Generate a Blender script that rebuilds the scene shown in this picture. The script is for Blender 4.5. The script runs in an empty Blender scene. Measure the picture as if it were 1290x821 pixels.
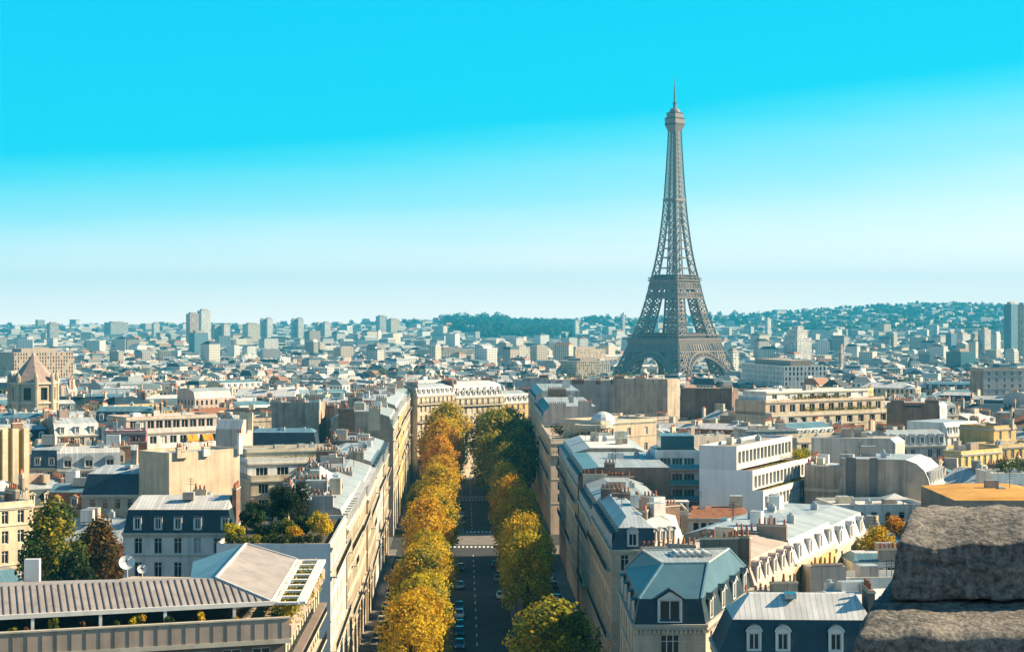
import bpy, math, random
import numpy as np
from mathutils import Vector, Matrix

HAZE = 9.8e-5
EXPOSURE = 1.18
R = math.radians
rnd = random.Random(11)
S = bpy.context.scene
COL = S.collection
# photograph scale (pixels of the 1290 wide photograph): the camera looks level, due +Y, from the terrace 52 m up
F, CX, HY, CZ = 2146.0, 645.0, 403.0, 52.0

# ------------------------------------------------------------------ camera
cam_d = bpy.data.cameras.new('camera')
cam = bpy.data.objects.new('camera', cam_d)
COL.objects.link(cam)
cam_d.sensor_width = 36.0
cam_d.lens = 36.0 * F / 1290.0
cam_d.shift_y = -7.5 / 1290.0
cam_d.clip_start = 0.2
cam_d.clip_end = 60000
cam.location = (0, 0, CZ)
cam.rotation_euler = (R(90), 0, 0)
S.camera = cam

# ------------------------------------------------------------------ light
SUN_AZ = Vector((0.985, 0.16)).normalized()
SUN_EL = R(31)
to_sun = Vector((SUN_AZ.x * math.cos(SUN_EL), SUN_AZ.y * math.cos(SUN_EL), math.sin(SUN_EL)))
sd = bpy.data.lights.new('sun', 'SUN')
sd.energy = 5.0
sd.angle = R(0.5)
sd.color = (1.0, 0.80, 0.53)
sun = bpy.data.objects.new('sun', sd)
sun.rotation_euler = (-to_sun).to_track_quat('-Z', 'Y').to_euler()
COL.objects.link(sun)

w = bpy.data.worlds.new('World')
S.world = w
w.use_nodes = True
nt = w.node_tree
nt.nodes.clear()
out = nt.nodes.new('ShaderNodeOutputWorld')
bg = nt.nodes.new('ShaderNodeBackground')
bg.inputs['Strength'].default_value = 0.1
sky = nt.nodes.new('ShaderNodeTexSky')
sky.sky_type = 'NISHITA'
sky.sun_disc = False
sky.sun_elevation = SUN_EL
sky.sun_rotation = math.atan2(to_sun.x, to_sun.y)
sky.air_density = 1.0
sky.dust_density = 0.6
sky.ozone_density = 3.0
tc = nt.nodes.new('ShaderNodeTexCoord')
sxyz = nt.nodes.new('ShaderNodeSeparateXYZ')
nt.links.new(tc.outputs['Generated'], sxyz.inputs[0])


def wmath(op, a_, b_, clamp=False):
    n_ = nt.nodes.new('ShaderNodeMath')
    n_.operation = op
    n_.use_clamp = clamp
    for i_, v_ in enumerate((a_, b_)):
        if hasattr(v_, 'links'):
            nt.links.new(v_, n_.inputs[i_])
        else:
            n_.inputs[i_].default_value = v_
    return n_.outputs[0]


# the deep blue sinks lower on the left: tilt grows with height above the horizon
tilt = wmath('MULTIPLY', wmath('MULTIPLY', sxyz.outputs['X'], -0.10), wmath('MULTIPLY', sxyz.outputs['Z'], 9.0, True))
mpn = nt.nodes.new('ShaderNodeMapping')
mpn.inputs['Scale'].default_value = (3.0, 3.0, 26.0)
nt.links.new(tc.outputs['Generated'], mpn.inputs['Vector'])
wisp = nt.nodes.new('ShaderNodeTexNoise')
wisp.inputs['Scale'].default_value = 2.2
wisp.inputs['Detail'].default_value = 6
wisp.inputs['Roughness'].default_value = 0.55
nt.links.new(mpn.outputs['Vector'], wisp.inputs['Vector'])
# thin uneven veils in the air keep the gradient from being even
vsky = wmath('ADD', wmath('ADD', sxyz.outputs['Z'], tilt), wmath('MULTIPLY', wmath('SUBTRACT', wisp.outputs['Fac'], 0.5), 0.010))
mr = nt.nodes.new('ShaderNodeMapRange')
mr.inputs['From Min'].default_value = 0.0
mr.inputs['From Max'].default_value = 0.5
nt.links.new(vsky, mr.inputs['Value'])
ramp = nt.nodes.new('ShaderNodeValToRGB')
cr = ramp.color_ramp
# clear air over the town: pale at the horizon, quickly a deep cyan, a darker blue dome overhead
SKY = [(0, (1.95, 1.62, 1.4)), (0.012, (1.85, 1.58, 1.37)), (0.068, (1.3, 1.33, 1.26)), (0.143, (0.42, 1.0, 1.10)), (0.205, (0.085, 0.84, 1.04)),
       (0.232, (0.0, 0.75, 1.0)), (0.46, (0.0, 0.64, 0.98)), (0.6, (0.0, 0.25, 0.46)), (1.0, (0.0, 0.12, 0.27))]
while len(cr.elements) < len(SKY):
    cr.elements.new(0.5)
for e, (p, c) in zip(cr.elements, SKY):
    e.position = p
    e.color = (*c, 1)
nt.links.new(mr.outputs['Result'], ramp.inputs['Fac'])
scl = nt.nodes.new('ShaderNodeVectorMath')
scl.operation = 'SCALE'
scl.inputs['Scale'].default_value = 10.0 / 2 ** EXPOSURE
nt.links.new(ramp.outputs['Color'], scl.inputs[0])
mx = nt.nodes.new('ShaderNodeMix')
mx.data_type = 'RGBA'
mx.inputs[0].default_value = 0.985
nt.links.new(sky.outputs['Color'], mx.inputs[6])
nt.links.new(scl.outputs['Vector'], mx.inputs[7])
# added fill: even pale blue sky behind the camera brightens walls facing it
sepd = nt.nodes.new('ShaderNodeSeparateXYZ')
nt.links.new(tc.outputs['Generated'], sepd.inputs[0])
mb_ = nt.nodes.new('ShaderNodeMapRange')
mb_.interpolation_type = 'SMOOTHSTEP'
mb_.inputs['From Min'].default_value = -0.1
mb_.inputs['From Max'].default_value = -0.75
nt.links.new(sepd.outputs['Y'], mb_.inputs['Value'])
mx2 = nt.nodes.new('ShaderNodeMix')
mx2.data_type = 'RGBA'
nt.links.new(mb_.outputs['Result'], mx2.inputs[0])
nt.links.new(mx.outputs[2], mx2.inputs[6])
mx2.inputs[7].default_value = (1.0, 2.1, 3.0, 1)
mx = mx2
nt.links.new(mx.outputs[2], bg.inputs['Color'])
nt.links.new(bg.outputs['Background'], out.inputs['Surface'])

S.view_settings.view_transform = 'Standard'
S.view_settings.look = 'None'
S.view_settings.exposure = EXPOSURE
S.view_settings.gamma = 1.0
S.view_settings.use_curve_mapping = False
S.cycles.filter_width = 1.5
S.cycles.max_bounces = 5
S.cycles.diffuse_bounces = 1
S.cycles.transparent_max_bounces = 6
S.cycles.volume_bounces = 0
S.cycles.caustics_reflective = False
S.cycles.caustics_refractive = False

# ------------------------------------------------------------------ ground shape, pixel helpers
GP = [(-400, 0), (250, 0), (1000, -12), (1600, -24), (3000, -24)]
CREST = [(-900, 12), (0, 20), (430, 24), (560, 50), (720, 46), (900, 68), (1000, 88), (1100, 116), (1160, 128), (1290, 122), (2200, 90)]

def lerp_tab(tab, x):
    if x <= tab[0][0]:
        return tab[0][1]
    for (a, va), (b, vb) in zip(tab, tab[1:]):
        if x <= b:
            return va + (vb - va) * (x - a) / (b - a)
    return tab[-1][1]

def g(x, y):
    z = lerp_tab(GP, y)
    if y > 3000:
        px = CX + F * x / y
        zc = lerp_tab(CREST, px)
        t = min(1, (y - 3000) / 5000.0)
        z = -24 + (zc + 24) * (0.35 * t + 0.65 * t * t)
        if y > 8000:
            z -= (y - 8000) * 0.004
    return z

def at(x, y, z):
    """world point at height z seen at photograph pixel (x, y)"""
    Y = (CZ - z) * F / (y - HY)
    return Vector(((x - CX) / F * Y, Y, z))

def atY(x, y, Y):
    return Vector(((x - CX) / F * Y, Y, CZ - (y - HY) / F * Y))

def pix(p):
    return CX + F * p[0] / p[1], HY + F * (CZ - p[2]) / p[1]

# ------------------------------------------------------------------ materials
MATS = {}

def new_mat(name):
    m = bpy.data.materials.new(name)
    m.use_nodes = True
    n = m.node_tree.nodes
    return m, m.node_tree, n['Principled BSDF']

def N(nt, typ, **kw):
    n = nt.nodes.new(typ)
    for k, v in kw.items():
        setattr(n, k, v)
    return n

def mixc(nt, fac, a, b, blend='MIX'):
    m = N(nt, 'ShaderNodeMix', data_type='RGBA', blend_type=blend)
    for i, v in ((0, fac), (6, a), (7, b)):
        if hasattr(v, 'links'):
            nt.links.new(v, m.inputs[i])
        elif i == 0:
            m.inputs[0].default_value = v
        else:
            m.inputs[i].default_value = (*v, 1) if len(v) == 3 else v
    return m.outputs[2]

def mth(nt, op, a, b=None, c=None):
    m = N(nt, 'ShaderNodeMath', operation=op)
    for i, v in enumerate((a, b, c)):
        if v is None:
            continue
        if hasattr(v, 'links'):
            nt.links.new(v, m.inputs[i])
        else:
            m.inputs[i].default_value = v
    return m.outputs[0]

def surf(name, base, rough=0.8, var=0.25, scale=0.35, stain=0.0, kind=None, metal=0.0, objvar=0.12, bump=0.0, seam=0.55):
    """wall / roof material: base colour, cloudy wear, dirt streaks that run down the wall, small change from thing to thing"""
    m, nt, b = new_mat(name)
    tc = N(nt, 'ShaderNodeTexCoord')
    no = N(nt, 'ShaderNodeTexNoise')
    no.inputs['Scale'].default_value = scale
    no.inputs['Detail'].default_value = 6
    no.inputs['Roughness'].default_value = 0.65
    nt.links.new(tc.outputs['Object'], no.inputs['Vector'])
    mr = N(nt, 'ShaderNodeMapRange')
    mr.inputs['From Min'].default_value = 0.3
    mr.inputs['From Max'].default_value = 0.7
    mr.inputs['To Min'].default_value = 1 - var
    mr.inputs['To Max'].default_value = 1 + var * 0.6
    nt.links.new(no.outputs['Fac'], mr.inputs['Value'])
    hs = N(nt, 'ShaderNodeHueSaturation')
    hs.inputs['Color'].default_value = (*base, 1)
    oi = N(nt, 'ShaderNodeObjectInfo')
    ov = N(nt, 'ShaderNodeMapRange')
    ov.inputs['To Min'].default_value = 1 - objvar
    ov.inputs['To Max'].default_value = 1 + objvar
    nt.links.new(oi.outputs['Random'], ov.inputs['Value'])
    nt.links.new(mth(nt, 'MULTIPLY', mr.outputs['Result'], ov.outputs['Result']), hs.inputs['Value'])
    hv = mth(nt, 'MULTIPLY_ADD', oi.outputs['Random'], 0.02, 0.49)
    nt.links.new(hv, hs.inputs['Hue'])
    col = hs.outputs['Color']
    if stain:
        mp = N(nt, 'ShaderNodeMapping')
        mp.inputs['Scale'].default_value = (0.9, 0.9, 0.07)
        nt.links.new(tc.outputs['Object'], mp.inputs['Vector'])
        n2 = N(nt, 'ShaderNodeTexNoise')
        n2.inputs['Scale'].default_value = 1.0
        n2.inputs['Detail'].default_value = 4
        nt.links.new(mp.outputs['Vector'], n2.inputs['Vector'])
        f = N(nt, 'ShaderNodeMapRange')
        f.inputs['From Min'].default_value = 0.5
        f.inputs['From Max'].default_value = 0.72
        f.inputs['To Max'].default_value = stain
        nt.links.new(n2.outputs['Fac'], f.inputs['Value'])
        col = mixc(nt, f.outputs['Result'], col, (0.10, 0.085, 0.075))
    uv = N(nt, 'ShaderNodeUVMap')
    sep = N(nt, 'ShaderNodeSeparateXYZ')
    nt.links.new(uv.outputs['UV'], sep.inputs['Vector'])
    bsrc = no.outputs['Fac']
    if kind == 'seam':
        fr = mth(nt, 'FRACT', mth(nt, 'DIVIDE', sep.outputs['X'], seam))
        tri = mth(nt, 'ABSOLUTE', mth(nt, 'SUBTRACT', fr, 0.5))
        msk = mth(nt, 'GREATER_THAN', tri, 0.41)
        # each sheet of metal weathered a little differently
        fl = mth(nt, 'FLOOR', mth(nt, 'DIVIDE', sep.outputs['X'], seam))
        wn = N(nt, 'ShaderNodeTexWhiteNoise', noise_dimensions='1D')
        nt.links.new(fl, wn.inputs['W'])
        sv = mth(nt, 'MULTIPLY_ADD', wn.outputs['Value'], 0.3, 0.85)
        comb = N(nt, 'ShaderNodeCombineColor')
        for i in range(3):
            nt.links.new(sv, comb.inputs[i])
        col = mixc(nt, 1.0, col, comb.outputs['Color'], 'MULTIPLY')
        col = mixc(nt, mth(nt, 'MULTIPLY', msk, 0.45), col, (base[0] * .45, base[1] * .45, base[2] * .45))
        bsrc = msk
        bump = bump or 0.35
    if kind == 'slate':
        br = N(nt, 'ShaderNodeTexBrick')
        br.inputs['Scale'].default_value = 1.0
        br.inputs['Brick Width'].default_value = 0.3
        br.inputs['Row Height'].default_value = 0.22
        br.inputs['Mortar Size'].default_value = 0.012
        br.inputs['Color1'].default_value = (0.75, 0.75, 0.75, 1)
        br.inputs['Color2'].default_value = (1.1, 1.1, 1.1, 1)
        br.inputs['Mortar'].default_value = (0.5, 0.5, 0.5, 1)
        nt.links.new(uv.outputs['UV'], br.inputs['Vector'])
        col = mixc(nt, 0.6, col, br.outputs['Color'], 'MULTIPLY')
    if kind == 'party':
        cx_ = mth(nt, 'FLOOR', mth(nt, 'DIVIDE', sep.outputs['X'], 1.9))
        cy_ = mth(nt, 'FLOOR', mth(nt, 'DIVIDE', sep.outputs['Y'], 4.6))
        wn = N(nt, 'ShaderNodeTexWhiteNoise', noise_dimensions='1D')
        nt.links.new(mth(nt, 'ADD', mth(nt, 'MULTIPLY', cx_, 3.17), mth(nt, 'MULTIPLY', oi.outputs['Random'], 91.0)), wn.inputs['W'])
        w2 = N(nt, 'ShaderNodeTexWhiteNoise', noise_dimensions='1D')
        nt.links.new(mth(nt, 'ADD', mth(nt, 'MULTIPLY', cx_, 1.71), mth(nt, 'ADD', mth(nt, 'MULTIPLY', cy_, 5.3), oi.outputs['Random'])), w2.inputs['W'])
        sv = mth(nt, 'MULTIPLY', mth(nt, 'MULTIPLY_ADD', wn.outputs['Value'], .22, .88), mth(nt, 'MULTIPLY_ADD', w2.outputs['Value'], .16, .92))
        comb = N(nt, 'ShaderNodeCombineColor')
        for i in range(3):
            nt.links.new(sv, comb.inputs[i])
        col = mixc(nt, 1.0, col, comb.outputs['Color'], 'MULTIPLY')
        fx = mth(nt, 'FRACT', mth(nt, 'DIVIDE', sep.outputs['X'], 1.9))
        ln = mth(nt, 'MULTIPLY', mth(nt, 'LESS_THAN', fx, .07), mth(nt, 'GREATER_THAN', wn.outputs['Value'], .55))
        col = mixc(nt, mth(nt, 'MULTIPLY', ln, .5), col, (.09, .08, .075))
    if kind == 'courses':
        br = N(nt, 'ShaderNodeTexBrick')
        br.inputs['Scale'].default_value = 1.0
        br.inputs['Brick Width'].default_value = 1.1
        br.inputs['Row Height'].default_value = 0.45
        br.inputs['Mortar Size'].default_value = 0.025
        br.inputs['Color1'].default_value = (0.88, 0.88, 0.88, 1)
        br.inputs['Color2'].default_value = (1.06, 1.04, 1.0, 1)
        br.inputs['Mortar'].default_value = (0.7, 0.68, 0.66, 1)
        nt.links.new(uv.outputs['UV'], br.inputs['Vector'])
        col = mixc(nt, 0.7, col, br.outputs['Color'], 'MULTIPLY')
    if kind == 'windows':
        # rows of tall windows cut in a plastered wall (UV in metres: along the wall, down from the eave)
        fu = mth(nt, 'FRACT', mth(nt, 'DIVIDE', sep.outputs['X'], 2.5))
        fv = mth(nt, 'FRACT', mth(nt, 'DIVIDE', sep.outputs['Y'], 3.1))
        mu = mth(nt, 'LESS_THAN', mth(nt, 'ABSOLUTE', mth(nt, 'SUBTRACT', fu, 0.5)), 0.23)
        mv = mth(nt, 'LESS_THAN', mth(nt, 'ABSOLUTE', mth(nt, 'SUBTRACT', fv, 0.55)), 0.34)
        msk = mth(nt, 'MULTIPLY', mu, mv)
        cu = mth(nt, 'FLOOR', mth(nt, 'DIVIDE', sep.outputs['X'], 2.5))
        cv = mth(nt, 'FLOOR', mth(nt, 'DIVIDE', sep.outputs['Y'], 3.1))
        wn = N(nt, 'ShaderNodeTexWhiteNoise', noise_dimensions='1D')
        nt.links.new(mth(nt, 'ADD', mth(nt, 'MULTIPLY', cu, 7.31), mth(nt, 'MULTIPLY', cv, 3.77)), wn.inputs['W'])
        wc = mixc(nt, mth(nt, 'GREATER_THAN', wn.outputs['Value'], 0.72), (0.025, 0.03, 0.035), (0.45, 0.42, 0.36))
        col = mixc(nt, msk, col, wc)
        line = mth(nt, 'LESS_THAN', fv, 0.07)
        col = mixc(nt, mth(nt, 'MULTIPLY', line, 0.4), col, (0.16, 0.14, 0.12))
        r = mth(nt, 'MULTIPLY_ADD', msk, -0.6, 0.85)
        nt.links.new(r, b.inputs['Roughness'])
    nt.links.new(col, b.inputs['Base Color'])
    if kind != 'windows':
        b.inputs['Roughness'].default_value = rough
    b.inputs['Metallic'].default_value = metal
    b.inputs['Specular IOR Level'].default_value = 0.3
    if bump:
        bp = N(nt, 'ShaderNodeBump')
        bp.inputs['Strength'].default_value = bump
        bp.inputs['Distance'].default_value = 0.08
        nt.links.new(bsrc, bp.inputs['Height'])
        nt.links.new(bp.outputs['Normal'], b.inputs['Normal'])
    MATS[name] = m
    return m

WALLS = {'cream': (.64, .555, .42), 'white': (.76, .74, .70), 'beige': (.54, .45, .34), 'grey': (.50, .49, .475), 'yellow': (.70, .50, .20),
         'pink': (.56, .41, .36), 'brown': (.26, .21, .175), 'lilac': (.52, .49, .48), 'peach': (.66, .51, .37), 'terracotta': (.42, .20, .12), 'ochre': (.74, .43, .07)}
for k, c in WALLS.items():
    surf('wall_' + k, c, 0.85, 0.22, 0.3, stain=0.35, kind='courses' if k in ('cream', 'beige') else None)
    surf('windowed_' + k, c, 0.85, 0.18, 0.3, stain=0.25, kind='windows')
surf('party_grey', (.42, .34, .275), 0.9, 0.3, 0.22, stain=0.6, kind='party')
surf('party_brown', (.25, .18, .14), 0.9, 0.35, 0.22, stain=0.6, kind='party')
surf('party_pale', (.53, .47, .42), 0.9, 0.22, 0.2, stain=0.5, kind='party')
surf('party_white', (.74, .76, .78), 0.85, 0.12, 0.12, stain=0.18)
surf('stone_trim', (.60, .54, .44), 0.8, 0.2, 0.6, stain=0.2)
surf('white_trim', (.76, .74, .70), 0.7, 0.12, 0.6, stain=0.15)
surf('slate', (.075, .135, .175), 0.5, 0.3, 0.5, kind='slate', objvar=0.2)
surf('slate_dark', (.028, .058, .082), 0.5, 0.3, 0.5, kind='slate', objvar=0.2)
surf('zinc', (.40, .45, .48), 0.45, 0.2, 0.25, kind='seam', stain=0.12)
surf('zinc_pale', (.60, .60, .60), 0.5, 0.2, 0.25, kind='seam', stain=0.12)
surf('zinc_warm', (.50, .40, .35), 0.6, 0.25, 0.25, kind='seam', seam=0.62, stain=0.1)
surf('zinc_mauve', (.33, .29, .28), 0.6, 0.25, 0.25, stain=0.3)
surf('seam_dark', (.13, .115, .115), 0.6, 0.2, 0.5)
surf('zinc_blue', (.13, .26, .33), 0.42, 0.2, 0.25, kind='seam', stain=0.1)
surf('roof_gravel', (.36, .34, .32), 0.95, 0.35, 0.8, stain=0.2)
surf('roof_white', (.66, .65, .63), 0.9, 0.25, 0.3, stain=0.1)
surf('roof_tile', (.36, .15, .085), 0.85, 0.35, 0.9, kind='slate')
surf('roof_orange', (.60, .30, .07), 0.9, 0.25, 0.3)
surf('terracotta_pot', (.42, .16, .09), 0.85, 0.35, 1.5, objvar=0.3)
surf('brick', (.27, .165, .125), 0.9, 0.3, 0.9, kind='slate')
surf('dark_iron', (.03, .032, .035), 0.5, 0.2, 1.0)
surf('copper_green', (.22, .36, .31), 0.6, 0.3, 0.5)
surf('asphalt', (.050, .052, .056), 0.9, 0.3, 0.15, objvar=0.0, bump=0.1)
surf('paving', (.22, .20, .185), 0.9, 0.25, 0.4, kind='courses', objvar=0.0)
surf('kerb_stone', (.36, .34, .32), 0.9, 0.25, 0.5, objvar=0.0)
surf('road_paint', (.70, .70, .67), 0.8, 0.35, 0.9, objvar=0.0)
surf('bark', (.085, .065, .045), 0.95, 0.35, 2.0)
surf('tower_iron', (.265, .22, .20), 0.6, 0.12, 0.2, objvar=0.06)
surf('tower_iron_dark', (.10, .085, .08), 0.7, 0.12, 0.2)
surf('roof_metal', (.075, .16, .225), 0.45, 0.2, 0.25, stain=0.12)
surf('concrete', (.47, .37, .30), 0.9, 0.2, 0.4, stain=0.35)
surf('tyre', (.018, .018, .018), 0.9, 0.1)
surf('orange_cloth', (.72, .30, .03), 0.85, 0.1, 1.0)
surf('magenta_wall', (.40, .16, .20), 0.85, 0.2, 0.4)
surf('flue_soot', (.17, .165, .165), 0.9, 0.35, 0.3, stain=0.6)
surf('teal_panel', (.09, .36, .44), 0.5, 0.2, 0.2)
surf('shaft_blue', (.14, .25, .32), 0.5, 0.2, 0.2)
surf('pebble_soil', (.09, .065, .045), 0.95, 0.3, 2.0)

def gloss(name, base, rough, spec=0.5, metal=0.0, coat=0.0):
    m, nt, b = new_mat(name)
    no = N(nt, 'ShaderNodeTexNoise')
    no.inputs['Scale'].default_value = 0.7
    tc = N(nt, 'ShaderNodeTexCoord')
    nt.links.new(tc.outputs['Object'], no.inputs['Vector'])
    oi = N(nt, 'ShaderNodeObjectInfo')
    v = mth(nt, 'MULTIPLY_ADD', oi.outputs['Random'], 0.5, 0.75)
    hs = N(nt, 'ShaderNodeHueSaturation')
    hs.inputs['Color'].default_value = (*base, 1)
    nt.links.new(v, hs.inputs['Value'])
    nt.links.new(hs.outputs['Color'], b.inputs['Base Color'])
    rr = mth(nt, 'MULTIPLY_ADD', no.outputs['Fac'], 0.08, rough)
    nt.links.new(rr, b.inputs['Roughness'])
    b.inputs['Specular IOR Level'].default_value = spec
    b.inputs['Metallic'].default_value = metal
    b.inputs['Coat Weight'].default_value = coat
    MATS[name] = m

gloss('glass', (.022, .028, .034), 0.06, 0.5)
gloss('glass_green', (.10, .17, .15), 0.1, 0.5)
gloss('glass_teal', (.04, .13, .16), 0.12, 0.5)
gloss('curtain', (.55, .52, .46), 0.5, 0.4)
for nme, c in (('black', (.012, .013, .015)), ('grey', (.16, .165, .17)), ('silver', (.45, .46, .47)), ('white', (.72, .72, .71)), ('blue', (.03, .08, .20)), ('red', (.26, .02, .02))):
    gloss('car_' + nme, c, 0.25, 0.5, 0.0, 0.6)
gloss('lamp_glass', (.75, .74, .70), 0.2)
gloss('tail_red', (.35, .02, .02), 0.3)

def leafmat(name, trans=0.35):
    m, nt, b = new_mat(name)
    at_ = N(nt, 'ShaderNodeVertexColor', layer_name='Col')
    oi = N(nt, 'ShaderNodeObjectInfo')
    hs = N(nt, 'ShaderNodeHueSaturation')
    nt.links.new(at_.outputs['Color'], hs.inputs['Color'])
    nt.links.new(mth(nt, 'MULTIPLY_ADD', oi.outputs['Random'], 0.035, 0.4825), hs.inputs['Hue'])
    nt.links.new(mth(nt, 'MULTIPLY_ADD', oi.outputs['Random'], -0.3, 1.15), hs.inputs['Value'])
    nt.links.new(hs.outputs['Color'], b.inputs['Base Color'])
    b.inputs['Roughness'].default_value = 0.7
    b.inputs['Specular IOR Level'].default_value = 0.15
    tr = N(nt, 'ShaderNodeBsdfTranslucent')
    nt.links.new(hs.outputs['Color'], tr.inputs['Color'])
    ms = N(nt, 'ShaderNodeMixShader')
    ms.inputs[0].default_value = trans
    nt.links.new(b.outputs[0], ms.inputs[1])
    nt.links.new(tr.outputs[0], ms.inputs[2])
    nt.links.new(ms.outputs[0], nt.nodes['Material Output'].inputs['Surface'])
    MATS[name] = m

leafmat('leaf')

def attrmat(name, rough=0.8):
    """far houses: colour of each wall and roof kept per face, faint rows of windows"""
    m, nt, b = new_mat(name)
    a = N(nt, 'ShaderNodeVertexColor', layer_name='Col')
    uv = N(nt, 'ShaderNodeUVMap')
    sep = N(nt, 'ShaderNodeSeparateXYZ')
    nt.links.new(uv.outputs['UV'], sep.inputs['Vector'])
    fu = mth(nt, 'FRACT', mth(nt, 'DIVIDE', sep.outputs['X'], 2.9))
    fv = mth(nt, 'FRACT', mth(nt, 'DIVIDE', sep.outputs['Y'], 3.2))
    mu = mth(nt, 'LESS_THAN', mth(nt, 'ABSOLUTE', mth(nt, 'SUBTRACT', fu, 0.5)), 0.24)
    mv = mth(nt, 'LESS_THAN', mth(nt, 'ABSOLUTE', mth(nt, 'SUBTRACT', fv, 0.55)), 0.33)
    k = mth(nt, 'MULTIPLY', mth(nt, 'MULTIPLY', mu, mv), mth(nt, 'GREATER_THAN', sep.outputs['Y'], 0.02))
    c = mixc(nt, mth(nt, 'MULTIPLY', k, 0.85), a.outputs['Color'], (0.04, 0.045, 0.05))
    nt.links.new(c, b.inputs['Base Color'])
    b.inputs['Roughness'].default_value = rough
    b.inputs['Specular IOR Level'].default_value = 0.3
    MATS[name] = m

attrmat('far_houses')

# ------------------------------------------------------------------ mesh helpers
UP = Vector((0, 0, 1))


class MB:
    """collects faces for ONE mesh object"""

    def __init__(self):
        self.v, self.f, self.fm, self.uv, self.mats = [], [], [], [], []

    def mi(self, m):
        if m not in self.mats:
            self.mats.append(m)
        return self.mats.index(m)

    def face(self, pts, m, uv=None):
        pts = [Vector(p) for p in pts]
        i = len(self.v)
        self.v += pts
        self.f.append(tuple(range(i, i + len(pts))))
        self.fm.append(self.mi(m))
        if uv is None:
            n = (pts[1] - pts[0]).cross(pts[2] - pts[0])
            if n.length < 1e-9:
                n = Vector((0, 0, 1))
            n.normalize()
            t = UP.cross(n)
            t = Vector((1, 0, 0)) if t.length < 0.02 else t.normalized()
            b = n.cross(t)
            uv = [(p.dot(t), p.dot(b)) for p in pts]
        self.uv += uv

    def box(self, c, ax, hx, hy, z0, z1, m, top=None, bottom=False):
        """oriented box: centre c (xy), unit direction ax (xy), half sizes"""
        ax = Vector((ax[0], ax[1])).normalized()
        ay = Vector((-ax.y, ax.x))
        c = Vector((c[0], c[1]))
        P = [c - ax * hx - ay * hy, c + ax * hx - ay * hy, c + ax * hx + ay * hy, c - ax * hx + ay * hy]
        self.prism(P, z0, z1, m, top, bottom)

    def prism(self, P, z0, z1, m, top=None, bottom=False):
        n = len(P)
        for i in range(n):
            a, b = P[i], P[(i + 1) % n]
            self.face([(a[0], a[1], z0), (b[0], b[1], z0), (b[0], b[1], z1), (a[0], a[1], z1)], m)
        self.face([(p[0], p[1], z1) for p in P], top or m)
        if bottom:
            self.face([(p[0], p[1], z0) for p in reversed(P)], m)

    def cyl(self, c, r, z0, z1, m, n=8, r2=None, cap=True):
        r2 = r if r2 is None else r2
        A = [2 * math.pi * k / n for k in range(n)]
        lo = [(c[0] + r * math.cos(a), c[1] + r * math.sin(a), z0) for a in A]
        hi = [(c[0] + r2 * math.cos(a), c[1] + r2 * math.sin(a), z1) for a in A]
        for k in range(n):
            j = (k + 1) % n
            self.face([lo[k], lo[j], hi[j], hi[k]], m)
        if cap and r2 > 1e-4:
            self.face(hi, m)

    def beam(self, p, q, w, m, w2=None, n=4):
        p, q = Vector(p), Vector(q)
        d = q - p
        if d.length < 1e-6:
            return
        d.normalize()
        s = d.cross(UP)
        s = Vector((1, 0, 0)) if s.length < 1e-3 else s.normalized()
        t = d.cross(s)
        w2 = w if w2 is None else w2
        A = [math.pi / n + 2 * math.pi * k / n for k in range(n)]
        k2 = 0.7071 if n == 4 else 0.5
        lo = [p + (s * math.cos(a) + t * math.sin(a)) * (w * k2) for a in A]
        hi = [q + (s * math.cos(a) + t * math.sin(a)) * (w2 * k2) for a in A]
        for k in range(n):
            j = (k + 1) % n
            self.face([lo[j], lo[k], hi[k], hi[j]], m)
        self.face(lo, m)
        self.face(list(reversed(hi)), m)

    def build(self, name, parent=None, off=None, cols=None):
        off = Vector(off) if off is not None else (parent.location.copy() if parent is not None and parent.parent is None else Vector())
        me = bpy.data.meshes.new(name)
        me.from_pydata([tuple(p - off) for p in self.v], [], self.f)
        for m in self.mats:
            me.materials.append(MATS[m])
        me.polygons.foreach_set('material_index', self.fm)
        ul = me.uv_layers.new(name='UVMap')
        ul.data.foreach_set('uv', np.array(self.uv, dtype=np.float32).ravel())
        if cols is not None:
            ca = me.color_attributes.new('Col', 'FLOAT_COLOR', 'CORNER')
            arr = np.repeat(np.array(cols, dtype=np.float32), [len(f) for f in self.f], axis=0)
            ca.data.foreach_set('color', arr.ravel())
        me.update()
        o = bpy.data.objects.new(name, me)
        COL.objects.link(o)
        if parent is not None:
            o.parent = parent
        return o


def tag(o, label=None, cat=None, group=None, kind=None):
    for k, v in (('label', label), ('category', cat), ('group', group), ('kind', kind)):
        if v:
            o[k] = v
    return o


def thing(name, label, cat, loc, group=None):
    o = bpy.data.objects.new(name, None)
    o.empty_display_size = 0.5
    COL.objects.link(o)
    o.location = loc
    return tag(o, label, cat, group)


def copy_tree(o, parent=None):
    c = o.copy()
    COL.objects.link(c)
    if parent is not None:
        c.parent = parent
    for ch in list(o.children):
        copy_tree(ch, c)
    return c


def V2(p):
    return Vector((p[0], p[1]))


def inset(P, ds):
    n = len(P)
    L = []
    for i in range(n):
        a, b = V2(P[i]), V2(P[(i + 1) % n])
        d = (b - a).normalized()
        nn = Vector((-d.y, d.x))
        L.append((a + nn * ds[i], d))
    out = []
    for i in range(n):
        p, d = L[i - 1]
        q, e = L[i]
        cr = d.x * e.y - d.y * e.x
        if abs(cr) < 1e-6:
            out.append(q)
            continue
        t = ((q.x - p.x) * e.y - (q.y - p.y) * e.x) / cr
        out.append(p + d * t)
    return out


# ------------------------------------------------------------------ windows, dormers, chimneys (shared meshes, one object each)
PROTO = {}


def mesh_of(key, fn):
    if key not in PROTO:
        mb = fn()
        o = mb.build('proto', off=(0, 0, 0))
        PROTO[key] = o.data
        bpy.data.objects.remove(o)
    return PROTO[key]


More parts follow.
